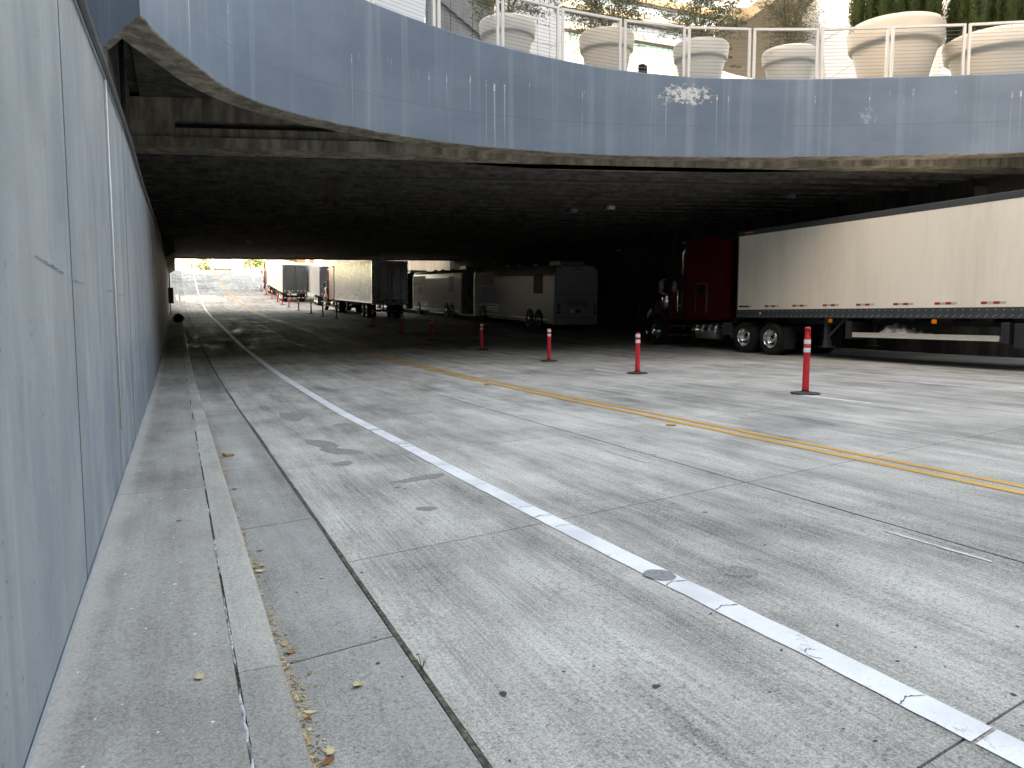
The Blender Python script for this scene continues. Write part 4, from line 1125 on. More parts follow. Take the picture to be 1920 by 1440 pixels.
def tractor(loc, rx, paintm, label, sleeper=True):
    t0 = empty('truck_tractor', loc, (rx, 0, 0), label, 'truck', 'truck tractors in the underpass')
    # y = 0 at the rear drive axle, cab points to +y
    f = MB()
    for x in (-0.43, 0.43): f.box(x - 0.05, x + 0.05, -0.9, 6.6, 0.72, 0.96)
    f.build('frame', 'black_steel', t0)
    MB().box(-0.5, 0.5, 0.0, 1.2, 0.962, 1.08).build('fifth_wheel', 'black_steel', t0, 0.03)
    for y in (0.0, 1.29):
        MB().tube([(-1.0, y, 0.5), (1.0, y, 0.5)], 0.09, 8).build('axle', 'black_steel', t0)
        for sd in (-1, 1): wheel(t0, sd * 1.08, y, sd)
    MB().tube([(-1.0, 6.53, 0.5), (1.0, 6.53, 0.5)], 0.07, 8).build('axle', 'black_steel', t0)
    for sd in (-1, 1): wheel(t0, sd * 1.08, 6.53, sd, True, False)
    # sleeper box with sloped roof fairing
    y0, y1, y2 = 2.62, 4.75, 5.85
    w = 1.20
    s_ = MB(); s_.prism([(y0, 1.05), (y1, 1.05), (y1, 3.75), (y1 - 0.5, 4.02), (y0 + 0.35, 4.05), (y0, 3.95)], -w, w, 'x'); s_.build('sleeper', paintm, t0, 0.07, 3)
    for sd in (-1, 1):
        MB().box(sd * (w - 0.02), sd * (w + 0.012), y0 - 0.55, y0 - 0.005, 1.15, 3.9).build('side_fairing', paintm, t0, 0.01)
        hd = MB().box(sd * w, sd * (w + 0.006), 3.4, 4.0, 1.35, 2.35).build('luggage_door', paintm, t0, 0.003)
        ch = MB()
        for (a, b, c, d) in ((3.36, 3.39, 1.3, 2.4), (4.01, 4.04, 1.3, 2.4), (3.39, 4.01, 2.37, 2.40)): ch.box(sd * w, sd * (w + 0.016), a, b, c, d)
        ch.build('trim', 'chrome', hd)
        MB().box(sd * w, sd * (w + 0.010), 3.5, 3.9, 2.0, 2.36).build('window', 'dark_glass', t0, 0.02)
        MB().box(sd * (w + 0.001), sd * (w + 0.012), y0 - 0.30, y0 - 0.18, 3.2, 3.25).build('marker_lamp', 'reflective_white', t0)
        # exhaust / intake stack
        st = MB(); st.tube([(sd * 1.24, y1 + 0.06, 1.0), (sd * 1.24, y1 + 0.06, 2.75)], 0.055, 12, 1); st.tube([(sd * 1.24, y1 + 0.06, 2.75), (sd * 1.24, y1 + 0.06, 3.55), (sd * 1.24, y1 - 0.03, 3.72)], 0.055, 12, 0)
        st.build('exhaust_stack', ['chrome', 'black_steel'], t0)
        gr = MB(); gr.tube([(sd * 1.29, y1 + 0.22, 1.3), (sd * 1.33, y1 + 0.22, 1.4), (sd * 1.33, y1 + 0.22, 2.1), (sd * 1.29, y1 + 0.22, 2.2)], 0.016, 6); gr.build('grab_rail', 'chrome', t0)
        # mirror
        mr = MB(); mr.box(sd * 1.36, sd * 1.56, y2 + 0.05, y2 + 0.16, 2.05, 2.55); mr.build('mirror', 'black_steel', t0, 0.03)
        mh = MB(); mh.box(sd * 1.365, sd * 1.555, y2 + 0.04, y2 + 0.049, 2.08, 2.52); mh.build('mirror_glass', 'chrome', t0)
        for za_, zb_ in ((2.6, 2.56), (2.0, 2.04)): MB().tube([(sd * 1.15, y2, za_), (sd * 1.45, y2 + 0.1, zb_)], 0.014, 6).build('mirror_arm', 'chrome', t0)
        # fuel tank, straps, steps
        tk = MB().lathe([(0.0, 0), (0.27, 0.0), (0.31, 0.04), (0.31, 1.36), (0.27, 1.40), (0, 1.40)], 24, (sd * 0.86, 2.9, 0.66), 'y').build('fuel_tank', 'polished_alu', t0)
        for yy_ in (3.2, 3.6, 4.0): MB().lathe([(0.314, 0), (0.318, 0.0), (0.318, 0.05), (0.314, 0.05)], 24, (sd * 0.86, yy_, 0.66), 'y').build('tank_strap', 'chrome', tk)
        for z in (0.42, 0.75): MB().box(sd * 0.7, sd * 1.2, 4.75, 5.75, z, z + 0.05).build('step', 'dark_alu', t0, 0.01)
        MB().box(sd * 0.6, sd * 1.1, 2.05, 2.55, 0.55, 1.0).build('battery_box', 'polished_alu', t0, 0.03)
        # cab door and glass
        dr = MB().prism([(y1 + 0.12, 1.05), (y2 - 0.02, 1.05), (y2 - 0.02, 2.2), (y1 + 0.12, 2.2)], sd * (w - 0.08), sd * (w - 0.045), 'x').build('door', paintm, t0, 0.008)
        MB().box(sd * (w - 0.04), sd * (w - 0.02), y1 + 0.2, y1 + 0.38, 1.55, 1.60).build('handle', 'chrome', dr)
        MB().prism([(y1 + 0.18, 2.22), (y2 - 0.06, 2.22), (y2 - 0.30, 2.86), (y1 + 0.18, 2.9)], sd * (w - 0.075), sd * (w - 0.05), 'x').build('side_window', 'dark_glass', t0)
        # front wing and headlamp
        fw = [(6.53 + 0.72 * cos(a), 0.52 + 0.70 * sin(a)) for a in [pi * k / 12 for k in range(13)]]
        fo = [(6.53 + 0.86 * cos(a), 0.52 + 0.90 * sin(a)) for a in [pi * k / 12 for k in range(12, -1, -1)]]
        MB().prism(fw + fo, sd * 0.75, sd * 1.19, 'x', 0, True).build('front_wing', paintm, t0)
        MB().prism([(6.95, 1.14), (7.30, 1.0), (7.28, 1.25), (6.98, 1.46)], sd * 0.78, sd * 1.17, 'x').build('headlamp', 'chrome', t0, 0.03)
        MB().lathe([(0.0, 0), (0.15, 0.01), (0.19, 0.05), (0.19, 0.55), (0.15, 0.6), (0.0, 0.61)], 20, (sd * 1.10, 6.02, 1.48), 'z').build('air_cleaner', 'chrome', t0)
        # quarter fender ahead of drive wheels, mudflap behind
        MB().prism([(1.92, 0.45), (1.95, 0.45), (1.95, 0.95), (1.75, 1.15), (1.73, 1.13), (1.92, 0.94)], sd * 0.75, sd * 1.22, 'x').build('quarter_fender', 'polished_alu', t0)
        MB().box(sd * 0.75, sd * 1.25, -0.66, -0.64, 0.22, 0.95).build('mudflap', 'rubber', t0)
        m = MB(); 
        for k in range(4): m.box(sd * 0.75 + sd * 0.125 * k, sd * 0.75 + sd * (0.125 * k + 0.12), -0.645, -0.63, 0.80, 0.86, k % 2)
        m.build('reflective_tape', ['reflective_white', 'tape_red'], t0)
    # cab with raked windscreen, hood, grille, bumper
    MB().prism([(y1 - 0.002, 1.05), (y2, 1.05), (y2, 2.22), (y2 - 0.36, 2.95), (y1 + 0.0, 3.35)], -w + 0.08, w - 0.08, 'x').build('cab', paintm, t0, 0.05, 3)
    MB().hexa([(-1.02, y2 + 0.005, 2.24), (1.02, y2 + 0.005, 2.24), (1.02, y2 - 0.02, 2.24), (-1.02, y2 - 0.02, 2.24), (-0.98, y2 - 0.335, 2.92), (0.98, y2 - 0.335, 2.92), (0.98, y2 - 0.38, 2.90), (-0.98, y2 - 0.38, 2.90)]).build('windscreen', 'dark_glass', t0)
    MB().prism([(y2 + 0.003, 0.95), (7.30, 0.80), (7.38, 1.55), (7.15, 1.78), (y2 + 0.003, 2.12)], -0.80, 0.80, 'x').build('hood', paintm, t0, 0.10, 3)
    MB().box(-0.55, 0.55, 7.385, 7.43, 0.85, 1.50).build('grille', 'chrome', t0, 0.02)
    MB().box(-1.2, 1.2, 7.25, 7.45, 0.35, 0.76).build('bumper', 'chrome', t0, 0.05)
    m = MB()
    for k in range(3): m.tube([(0.3 * (k - 1), y0 - 0.1, 1.6), (0.3 * (k - 1), y0 - 0.5, 1.15), (0.25 * (k - 1), 1.4, 1.25)], 0.02, 6)
    m.build('air_line', 'black_steel', t0)
    return t0

# --- red truck with the long white trailer, on the right
NX = 19.02
zg, rx = grade(7.0, 20.4, NX)
tr = semi_trailer((NX, 5.15, gz(NX, 5.15)), rx, 16.15, 'trailer_white', 'trailer_white', 'long white box trailer behind the red truck at the right of the road', near=True)
for k in range(13):
    y = 0.55 + k * 1.235
    if 15.2 < y < 15.5: pass
    tape(tr, -1.2955, y, 1.535, 4, 0.155, 0.06)
tape(tr, -1.2955, 15.55, 1.535, 4, 0.12, 0.06)
m = MB()
for row, (z, st_) in enumerate(((1.40, 0.205), (1.27, 0.205), (1.235, 0.205))):
    k = 0
    while 0.2 + k * st_ < 16.0:
        y = 0.2 + k * st_ + (0.05 if row == 2 else 0)
        m.box(-1.3065, -1.3125, y - 0.010, y + 0.010, z - 0.010, z + 0.010); k += 1
rv = m.build('rivets', 'tape_silver', tr); rv['kind'] = 'stuff'
for y in (8.55, 11.95): MB().box(-1.33, -1.305, y - 0.07, y + 0.07, 1.05, 1.16).build('marker_lamp', 'amber', tr, 0.015)
MB().box(-1.318, -1.306, 15.35, 15.80, 3.995, 4.075).build('maker_plate', 'tape_red', tr, 0.004)
lt = link('lettering', text_mesh('Great Dane', 0.085, 'tape_silver'), tr); lt.location = (-1.3205, 15.57, 4.033); lt.rotation_euler = (pi / 2, 0, -pi / 2)
MB().box(-1.316, -1.306, 14.9, 15.0, 1.30, 1.37).build('placard', 'tape_silver', tr)
rk = MB(); rk.box(-1.30, -1.24, 6.85, 11.15, 0.66, 0.775); rk.box(-1.31, -1.30, 6.85, 11.15, 0.765, 0.785); rk.box(-1.31, -1.30, 6.85, 11.15, 0.65, 0.67); rk.box(-0.5, -0.44, 6.85, 11.15, 0.66, 0.74)
rk.build('rack_beam', 'beam_alu', tr, 0.004)
for y in (6.62, 11.2):
    MB().box(-1.30, -0.4, y, y + 0.20, 0.60, 1.10).build('rack_bracket', 'black_steel', tr, 0.01)
MB().box(-1.22, -0.5, 6.9, 11.1, 0.68, 0.70).build('rack_floor', 'dark_alu', tr)
MB().box(-1.285, -1.0, 6.15, 6.52, 0.50, 1.08).build('hanging_box', 'black_steel', tr, 0.02)
# crumpled tarpaulin on the rack
r_ = random.Random(4)
m = MB(); nu, nv = 40, 14; vs_ = []
for i in range(nu + 1):
    for j in range(nv + 1):
        u = i / nu; v = j / nv
        prof = 0.05 + 0.30 * max(0, sin(pi * min(1, max(0, (u - 0.30) / 0.62)))) ** 0.7 + 0.12 * max(0, sin(pi * min(1, u / 0.4)))
        h = prof * sin(pi * v) ** 0.6
        h += 0.035 * sin(17 * u + 5 * v) * sin(pi * v) + 0.03 * sin(41 * u - 13 * v) * sin(pi * v) + r_.uniform(-0.008, 0.008)
        vs_.append((-1.22 + 0.66 * v + 0.03 * sin(23 * u), -0.9 + 1.8 * u, max(0.0, h)))
m.add(vs_, [(i * (nv + 1) + j, i * (nv + 1) + j + 1, (i + 1) * (nv + 1) + j + 1, (i + 1) * (nv + 1) + j) for i in range(nu) for j in range(nv)], 0, False)
tp = m.build('tarpaulin', 'tarp'); tp.location = (NX, 5.15 + 9.75, gz(NX, 15) + 0.705)
tag(tp, 'crumpled grey tarpaulin lying on the rack under the white trailer', 'tarpaulin')
zg, rx = grade(19.7, 26.2, NX)
tractor((NX, 19.72, zg), rx, 'truck_red', 'dark red sleeper truck in the shade in front of the long white trailer')

# --- trailers up the ramp
def place_trailer(xl, y0, L, side, rear, lab):
    X = xl + 1.295; z, rx_ = grade(y0 + 2.5, y0 + L, X)
    return semi_trailer((X, y0, z - math.tan(rx_) * 2.5), rx_, L, side, rear, lab)
place_trailer(12.7, 53.9, 14.0, 'ribbed_alu', 'polished_alu', 'shiny ribbed metal trailer nearest in the left row, its steel doors facing the camera')
z, rx = grade(66.5, 73.1, 14.0); tractor((14.0, 66.6, z), rx, 'far_red', 'red truck between the ribbed metal trailer and the middle trailer')
place_trailer(13.55, 80.4, 14.6, 'far_white', 'dark_alu', 'middle white trailer with dark rear doors, half hidden behind the ribbed one')
place_trailer(10.75, 87.2, 15.4, 'far_white', 'dark_alu', 'farthest white trailer at the left, side lit, dark rear doors')
z, rx = grade(101.5, 108.1, 12.05); tractor((12.05, 101.3, z), rx, 'far_red', 'bright red truck cab ahead of the farthest white trailer')

# --- coaches
def coach(loc, rx, mat, label, L=12.4):
    t0 = empty('coach', loc, (rx, 0, 0), label, 'bus', 'touring coaches parked along the right wall')
    w, zt, zb = 1.29, 3.48, 0.34
    cs = [(-w, zb), (w, zb), (w, 2.9), (w - 0.05, 3.22), (w - 0.18, 3.42), (w - 0.40, zt), (-w + 0.40, zt), (-w + 0.18, 3.42), (-w + 0.05, 3.22), (-w, 2.9)]
    # body as a loft with rounded rear and front
    m = MB(); st = [(0.0, 0.955, 0.03), (0.05, 0.985, 0.012), (0.16, 1.0, 0.0), (L - 0.5, 1.0, 0.0), (L - 0.15, 0.97, 0.02), (L, 0.90, 0.06)]
    vs_ = []
    for y, s1, dz in st: vs_ += [(x * s1, y, zb + (z - zb) * (1 - dz)) for x, z in cs]
    k = len(cs)
    m.add(vs_, [(j * k + i, j * k + (i + 1) % k, (j + 1) * k + (i + 1) % k, (j + 1) * k + i) for j in range(len(st) - 1) for i in range(k)], 0, False)
    m.add(vs_, [tuple(range(k)), tuple((len(st) - 1) * k + i for i in range(k))])
    m.build('body', mat, t0, 0.02)
    for sd in (-1, 1):
        for (a, b, z0, z1) in ((1.55, 2.75, 1.95, 3.0), (8.6, 12.0, 2.35, 3.12)): MB().box(sd * w, sd * (w + 0.006), a, b, z0, z1).build('window', 'tinted_panel', t0, 0.003)
        MB().box(sd * w, sd * (w + 0.01), 9.3, 10.4, 1.75, 2.3).build('window', 'sky_glass', t0, 0.003)
        MB().box(sd * w, sd * (w + 0.012), 0.5, L - 0.6, 0.52, 0.60).build('skirt_trim', 'polished_alu', t0)
        for z in (0.82, 0.98, 1.14): MB().box(sd * w, sd * (w + 0.008), 7.8, 11.9, z, z + 0.05).build('side_rib', 'polished_alu', t0)
        for y in (2.0, 3.15): 
            wheel(t0, sd * 1.17, y, sd, y > 3, False, 0.50)
            MB().lathe([(0.60, 0), (0.60, 0.01), (0.0, 0.011)], 28, (sd * (w + 0.0005) if sd < 0 else sd * (w - 0.0105), y, 0.50), 'x').build('wheel_arch', 'black_steel', t0)
        wheel(t0, sd * 1.17, 10.3, sd, True, False, 0.50)
        MB().lathe([(0.60, 0), (0.60, 0.01), (0.0, 0.011)], 28, (sd * (w + 0.0005) if sd < 0 else sd * (w - 0.0105), 10.3, 0.50), 'x').build('wheel_arch', 'black_steel', t0)
        for k_, z in enumerate((0.98, 1.17, 1.36)):
            MB().lathe([(0.075, 0.0), (0.07, -0.02), (0.0, -0.03)], 14, (sd * 1.09, -0.001, z), 'y').build('tail_lamp', 'lamp_red', t0)
        mr = MB().box(sd * 1.42, sd * 1.62, L + 0.05, L + 0.15, 1.7, 2.25).build('mirror', 'black_steel', t0, 0.03)
        MB().tube([(sd * 1.15, L - 0.05, 2.4), (sd * 1.5, L + 0.1, 2.2)], 0.025, 6).build('mirror_arm', 'black_steel', t0)
    MB().box(-1.05, 1.05, L - 0.02, L + 0.012, 1.5, 3.05).build('windscreen', 'dark_glass', t0, 0.02)
    # rear panel details
    for z in (0.72, 1.62, 1.95): MB().box(-1.17, 1.17, -0.006, 0.0, z, z + 0.018).build('panel_seam', 'black_steel', t0)
    for k_ in range(7): MB().box(-0.62, 0.62, -0.008, -0.0005, 1.33 + 0.035 * k_, 1.345 + 0.035 * k_).build('grille_slat', 'dark_alu', t0)
    MB().box(-0.42, -0.12, -0.012, -0.001, 0.98, 1.14).build('number_plate', 'reflective_white', t0)
    MB().box(-0.10, 0.22, -0.012, -0.001, 0.98, 1.12).build('plate_recess', 'black_steel', t0)
    for x in (-0.95, -0.15, 0.0, 0.15, 0.95): MB().box(x - 0.05, x + 0.05, -0.012, 0.02, 3.25, 3.29).build('marker_lamp', 'lamp_red', t0)
    lt_ = link('lettering', text_mesh('PREVOST', 0.13, 'tape_silver'), t0); lt_.location = (-0.05, -0.0085, 1.22); lt_.rotation_euler = (pi / 2, 0, 0)
    MB().prism([(0.5, zt - 0.03), (2.0, zt - 0.03), (1.8, zt + 0.22), (0.7, zt + 0.22)], -0.75, 0.75, 'x').build('roof_unit', 'bus_white', t0, 0.04)
    for k_, y in enumerate((4.0, 6.2, 8.0)): MB().lathe([(0.16, zt - 0.02), (0.16, zt + 0.07), (0.10, zt + 0.12), (0, zt + 0.13)], 12, (-0.6, y, 0)).build('roof_vent', 'reflective_white', t0)
    return t0
for xl, y0, mat, lab in ((18.3, 36.35, 'bus_white', 'pale coach nearest the camera, its whole rear end showing'),
                         (18.35, 51.0, 'bus_white', 'second coach, its side half hidden behind the nearest coach'),
                         (18.4, 65.2, 'bus_dark', 'dark coach farthest along the right wall behind the others')):
    X = xl + 1.29; z, rx = grade(y0 + 2.5, y0 + 10.3, X); coach((X, y0, z - math.tan(rx) * 2.5), rx, mat, lab)

# ================================================================== STREET FURNITURE AND SMALL THINGS
POSTS = [10.45, 15.92, 20.85, 26.4, 32.4, 37.4, 43.5, 54.4, 60.0, 65.6, 72.5, 79.0, 84.0, 88.4, 93.6, 99.7, 105.4]
def post_meshes(handle):
    base = MB().lathe([(0.255, 0.0), (0.265, 0.012), (0.25, 0.028), (0.09, 0.042), (0.085, 0.05), (0.0, 0.05)], 8, smooth=False).mesh('base', 'base_rubber')
    if handle: pr = [(0.062, 0.048), (0.060, 0.10), (0.057, 0.60), (0.056, 0.84), (0.060, 0.845), (0.060, 0.865), (0.055, 0.87), (0.055, 0.98), (0.05, 1.01), (0.030, 1.05), (0.026, 1.12), (0.028, 1.14)]
    else: pr = [(0.062, 0.048), (0.060, 0.10), (0.055, 0.60), (0.053, 0.94), (0.050, 0.985), (0.046, 0.99), (0.0, 0.99)]
    tb = MB().lathe(pr, 18)
    if handle:
        tb.lathe([(0.030, 1.141), (0.048, 1.15), (0.052, 1.165), (0.048, 1.185), (0.03, 1.195), (0.0, 1.197)], 14)
        for a in (0, pi): tb.tube([(0.045 * cos(a), 0.045 * sin(a), 1.00), (0.040 * cos(a), 0.040 * sin(a), 1.08), (0.035 * cos(a), 0.035 * sin(a), 1.15)], 0.010, 6)
    tube_ = tb.mesh('post', 'post_red')
    zs = ((0.745, 0.825), (0.895, 0.972)) if handle else ((0.745, 0.82), (0.88, 0.955))
    bands = [MB().lathe([(0.0575 if not handle else 0.0585, a), (0.0580 if not handle else 0.059, a + 0.004), (0.057 if not handle else 0.0575, b - 0.004), (0.0565 if not handle else 0.057, b)], 18).mesh('reflective_band', 'reflective_white') for a, b in zs]
    return base, tube_, bands
PM = [post_meshes(True), post_meshes(False)]
ORD = ['second', 'third', 'fourth', 'fifth', 'sixth', 'seventh', 'eighth', 'ninth', 'tenth', 'eleventh', 'twelfth', 'thirteenth', 'fourteenth', 'fifteenth', 'sixteenth']
r_ = random.Random(8)
for i, y in enumerate(POSTS):
    lab = 'nearest red post with white bands and a looped handle on top' if i == 0 else (
        'farthest red post, beside the cab of the farthest truck' if i == len(POSTS) - 1 else ORD[i - 1] + ' red post with white bands counted from the camera')
    x = 10.3 + r_.uniform(-0.03, 0.03)
    p0 = empty('delineator_post', (x, y, gz(x, y) + 0.002), (r_.uniform(-.006, .006), r_.uniform(-.007, .007), r_.uniform(0, 3)), lab, 'post', 'red posts along the lane')
    b, tb, bands = PM[0 if i == 0 else 1]
    link('base', b, p0); tt = link('tube', tb, p0)
    for bd in bands: link('reflective_band', bd, tt)

# boxes and pipes at the far left, bag on the sidewalk
ub = empty('utility_box', (WX, 62.3, 2.2), label='dark utility box fixed to the wall near the far tunnel mouth', cat='box')
MB().box(0.002, 0.35, -0.5, 0.5, 0, 1.15).build('case', 'box_grey', ub, 0.02)
MB().tube([(0.12, 0, 1.15), (0.12, 0, 2.2)], 0.05, 8).build('pipe', 'box_grey', ub); MB().tube([(0.12, 0.1, -1.0), (0.12, 0.1, 0)], 0.04, 8).build('pipe', 'box_grey', ub)
r_ = random.Random(21); m = MB(); vs_ = []
for i in range(9):
    for j in range(14):
        th = pi * i / 8; ph = 2 * pi * j / 14; rr_ = 0.30 * (1 + 0.22 * r_.uniform(-1, 1))
        vs_.append((rr_ * sin(th) * cos(ph), 1.3 * rr_ * sin(th) * sin(ph), max(0, 0.24 + 0.26 * cos(th) * (1 + 0.2 * r_.random()))))
m.add(vs_, [(i * 14 + j, i * 14 + (j + 1) % 14, (i + 1) * 14 + (j + 1) % 14, (i + 1) * 14 + j) for i in range(8) for j in range(14)], 0, False)
bgm = m.build('refuse_bag', 'bag_black'); bgm.location = (0.12, 49.6, gz(0.1, 49.6) + 0.142); tag(bgm, 'crumpled black bag on the kerb deep inside the tunnel', 'bag')
# lamps along the right wall
for i, y in enumerate((31, 37, 43, 48.5, 55, 61.5)):
    l0 = empty('wall_lamp', (22.9, y, 4.75 + max(0, y - 33) * 0.02), label='%s unlit wall lamp from the camera above the coaches' % ('first', 'second', 'third', 'fourth', 'fifth', 'sixth')[i], cat='lamp', group='unlit lamps on the right wall')
    MB().tube([(-0.002, 0, 0.1), (-0.30, 0, 0.18)], 0.02, 6).build('arm', 'box_grey', l0)
    MB().lathe([(0.0, 0.16), (0.10, 0.15), (0.13, 0.05), (0.12, 0.04), (0.0, 0.04)], 12, (-0.34, 0, 0)).build('shade', 'grey_strut', l0)

# beyond the crest: truck, buildings, trees, signs, signals
ZC = 9.38
def leafy_tree(x, y, z, H, R, seed, lab, n=2600, leaf=0.34):
    r_ = random.Random(seed); t0 = empty('street_tree', (x, y, z), label=lab, cat='tree', group='street trees beyond the far end')
    tb = MB(); tb.tube([(0, 0, 0), (0.06, 0.03, H * 0.25), (0, 0, H * 0.55)], 0.16, 8, r1=0.08)
    cl = []
    for k in range(13):
        a = r_.uniform(0, 6.28); rr_ = R * math.sqrt(r_.random()) * 0.8; h = H * r_.uniform(0.35, 0.95)
        c = Vector((rr_ * cos(a), rr_ * sin(a), h)); cl.append((c, R * r_.uniform(0.28, 0.5)))
        tb.tube([(0, 0, H * 0.3), (c + Vector((0, 0, H * 0.3))) / 2, c], 0.05, 5, r1=0.015)
    tb.build('trunk', 'bark', t0)
    lb = MB()
    for k in range(n):
        c, q = r_.choice(cl); d = Vector((r_.gauss(0, 1), r_.gauss(0, 1), r_.gauss(0, 1))).normalized() * q * r_.uniform(0.5, 1.1); p_ = c + d
        a = Vector((r_.uniform(-1, 1), r_.uniform(-1, 1), r_.uniform(-1, 1))).normalized(); s_ = a.orthogonal().normalized(); l_ = leaf * r_.uniform(0.5, 1.2)
        lb.add([p_, p_ + a * l_ * .5 + s_ * l_ * .3, p_ + a * l_, p_ + a * l_ * .5 - s_ * l_ * .3], [(0, 1, 2, 3)])
    lb.build('crown', 'street_leaf', t0)
for i, (x, y, H, R, lab) in enumerate([(-2.4, 178, 7, 3.0, 'green street tree at the far left beyond the crest'), (6.0, 205, 8, 2.3, 'street tree left of the far box truck'),
        (16.2, 190, 8, 3.2, 'street tree right of the far box truck'), (21.0, 196, 8, 3.4, 'street tree behind the blue sign beyond the crest'), (-5.5, 190, 8, 3.5, 'leftmost street tree beyond the crest'), (24.6, 188, 7, 2.8, 'street tree just left of the farthest red cab')]):
    leafy_tree(x, y, ZC, H, R, 50 + i, lab)
ft = empty('box_truck', (8.75, 163, ZC), label='box truck driving away over the crest of the far ramp', cat='truck')
MB().box(-1.65, 1.65, 0, 8, 0.95, 3.9).build('body', 'cream_stone', ft, 0.04)
MB().box(-1.5, 1.5, -0.05, -0.002, 1.35, 3.6).build('rear_door', 'grey_strut', ft, 0.01); MB().box(-1.65, 1.65, -0.08, 0.1, 0.55, 0.94).build('bumper', 'polished_alu', ft, 0.02)
for x in (-1.4, 1.4):
    MB().box(x - 0.15, x + 0.15, -0.09, -0.081, 0.68, 0.86).build('tail_lamp', 'lamp_red', ft)
    wheel(ft, x * 0.93, 1.6, 1 if x > 0 else -1); wheel(ft, x * 0.93, 8.6, 1 if x > 0 else -1, True, False)
MB().box(-1.2, 1.2, 8.05, 10, 0.8, 3.0).build('cab', 'trailer_white', ft, 0.1)
hb = empty('white_house', (4.0, 215, ZC), label='bright white building beyond the crest at the left', cat='building')
MB().box(-2.6, 2.4, 0, 8, 0, 7.5).build('wall', 'white_tile', hb)
for x in (-1.6, 0.0, 1.5):
    for z in (1.2, 3.8): MB().box(x - .4, x + .4, -0.06, -0.001, z, z + 1.4).build('window', 'sky_glass', hb)
gb = empty('low_building', (30, 150, ZC), label='long pale low building above the trailers beyond the far end', cat='building')
MB().box(-4, 22, 0, 10, -0.5, 5.2).build('wall', 'cream_stone', gb)
for k in range(9): MB().box(-3 + 2.7 * k, -1.2 + 2.7 * k, -0.06, -0.001, 1.0, 2.6).build('window', 'sky_glass', gb)
MB().box(-4.2, 22.2, -0.2, 10.2, 5.2, 5.6).build('roof', 'white_panel', gb)
rb = empty('brick_building', (24, 200, ZC), label='red brick building far beyond the crest behind the trees', cat='building')
MB().box(0, 14, 0, 10, 0, 9).build('wall', 'brick_red', rb)
for k in range(5): MB().box(1 + 2.6 * k, 2.4 + 2.6 * k, -0.06, -0.001, 2, 4).build('window', 'dark_glass', rb)
def sign(x, y, mat, h, w, lab, z=ZC, hh=0.7):
    s0 = empty('street_sign', (x, y, z), label=lab, cat='sign'); MB().tube([(0, 0, 0), (0, 0, h)], 0.05, 6).build('pole', 'grey_strut', s0); MB().box(-w / 2, w / 2, -0.09, -0.052, h - hh, h).build('panel', mat, s0, 0.01)
sign(18.7, 163, 'sign_blue', 1.9, 1.1, 'blue street sign on the crest right of the far truck')
sign(18.3, 166, 'sign_red', 2.6, 1.0, 'red street sign above the blue one on the crest', hh=0.6)
sign(21.0, 164, 'sign_yellow', 2.1, 0.7, 'small yellow street sign on the crest')
sp = empty('lamp_pole', (24.4, 158, ZC), label='pale lamp pole on the crest left of the farthest red cab', cat='pole')
MB().tube([(0, 0, 0), (0, 0, 8)], 0.14, 10, r1=0.09).build('shaft', 'grey_strut', sp); MB().box(-0.35, 0.35, -0.3, -0.13, 1.9, 2.9).build('sign_plate', 'white_panel', sp, 0.01)
sp = empty('lamp_pole', (12.4, 160, ZC), label='thin pale pole right of the far box truck', cat='pole')
MB().tube([(0, 0, 0), (0, 0, 7)], 0.16, 10, r1=0.09).build('shaft', 'grey_strut', sp)
for i, (x, y) in enumerate(((24.6, 121), (27.2, 121))):
    ts = empty('traffic_signal', (x, y, 8.0), label=('left' if i == 0 else 'right') + ' traffic signal showing green above the middle trailer', cat='traffic light', group='traffic signals above the trailers')
    MB().tube([(0, 0, -4), (0, 0, 3.4)], 0.11, 10).build('pole', 'grey_strut', ts)
    h0 = MB().box(-0.65, -0.20, -0.3, 0.02, 0.0, 1.35).build('housing', 'black_steel', ts, 0.03)
    for k, mt in enumerate(('lamp_green', 'amber', 'lamp_red')): MB().lathe([(0.13, 0), (0.12, -0.02), (0.0, -0.03)], 14, (-0.425, -0.301, 0.24 + 0.43 * k), 'y').build('lamp', mt, h0)

# ---- litter: crumbs in the gutter (uncountable) and the larger leaves one by one
r_ = random.Random(12); m = MB()
def crumb(x, y, z, s_):
    a = r_.uniform(0, 6.28); w_ = s_ * r_.uniform(0.35, 0.7); c, s2 = cos(a), sin(a); t_ = r_.uniform(-0.4, 0.5) * s_
    m.add([(x - c * s_, y - s2 * s_, z + 0.002), (x - s2 * w_, y + c * w_, z + max(0.002, t_)), (x + c * s_, y + s2 * s_, z + 0.003), (x + s2 * w_, y - c * w_, z + max(0.001, -t_))], [(0, 1, 2, 3)])
clump = [(2.35, 0.9), (2.9, 0.6), (3.25, 0.45), (3.8, 0.25), (4.75, 0.35), (5.4, 0.2), (6.5, 0.2), (8.0, 0.35), (8.9, 0.2)]
for k in range(9000):
    y = r_.uniform(1.2, 13); d = sum(a_ * math.exp(-((y - c_) / 0.22) ** 2) for c_, a_ in clump) + 0.12 + 0.35 * max(0, (3.2 - y) / 2)
    if r_.random() > d: continue
    x = 0.362 + abs(r_.gauss(0, 0.022 if y > 3.4 else 0.034)); crumb(x, y, gz(x, y), r_.choice((0.003, 0.004, 0.005, 0.007, 0.011)) * r_.uniform(0.8, 1.3))
for k in range(140):
    y = r_.uniform(1.5, 9); x = 0.163 + r_.gauss(0, 0.006); crumb(x, y, gz(x, y) + 0.140, r_.uniform(0.002, 0.006))
for k in range(120):
    y = r_.uniform(1.5, 8); x = 0.89 + r_.gauss(0, 0.008); crumb(x, y, gz(x, y) + 0.002, r_.uniform(0.002, 0.006))
lo = m.build('leaf_litter', 'litter_crumb'); tag(lo, 'dry leaf crumbs swept along the gutter against the kerb', 'litter', kind='stuff')
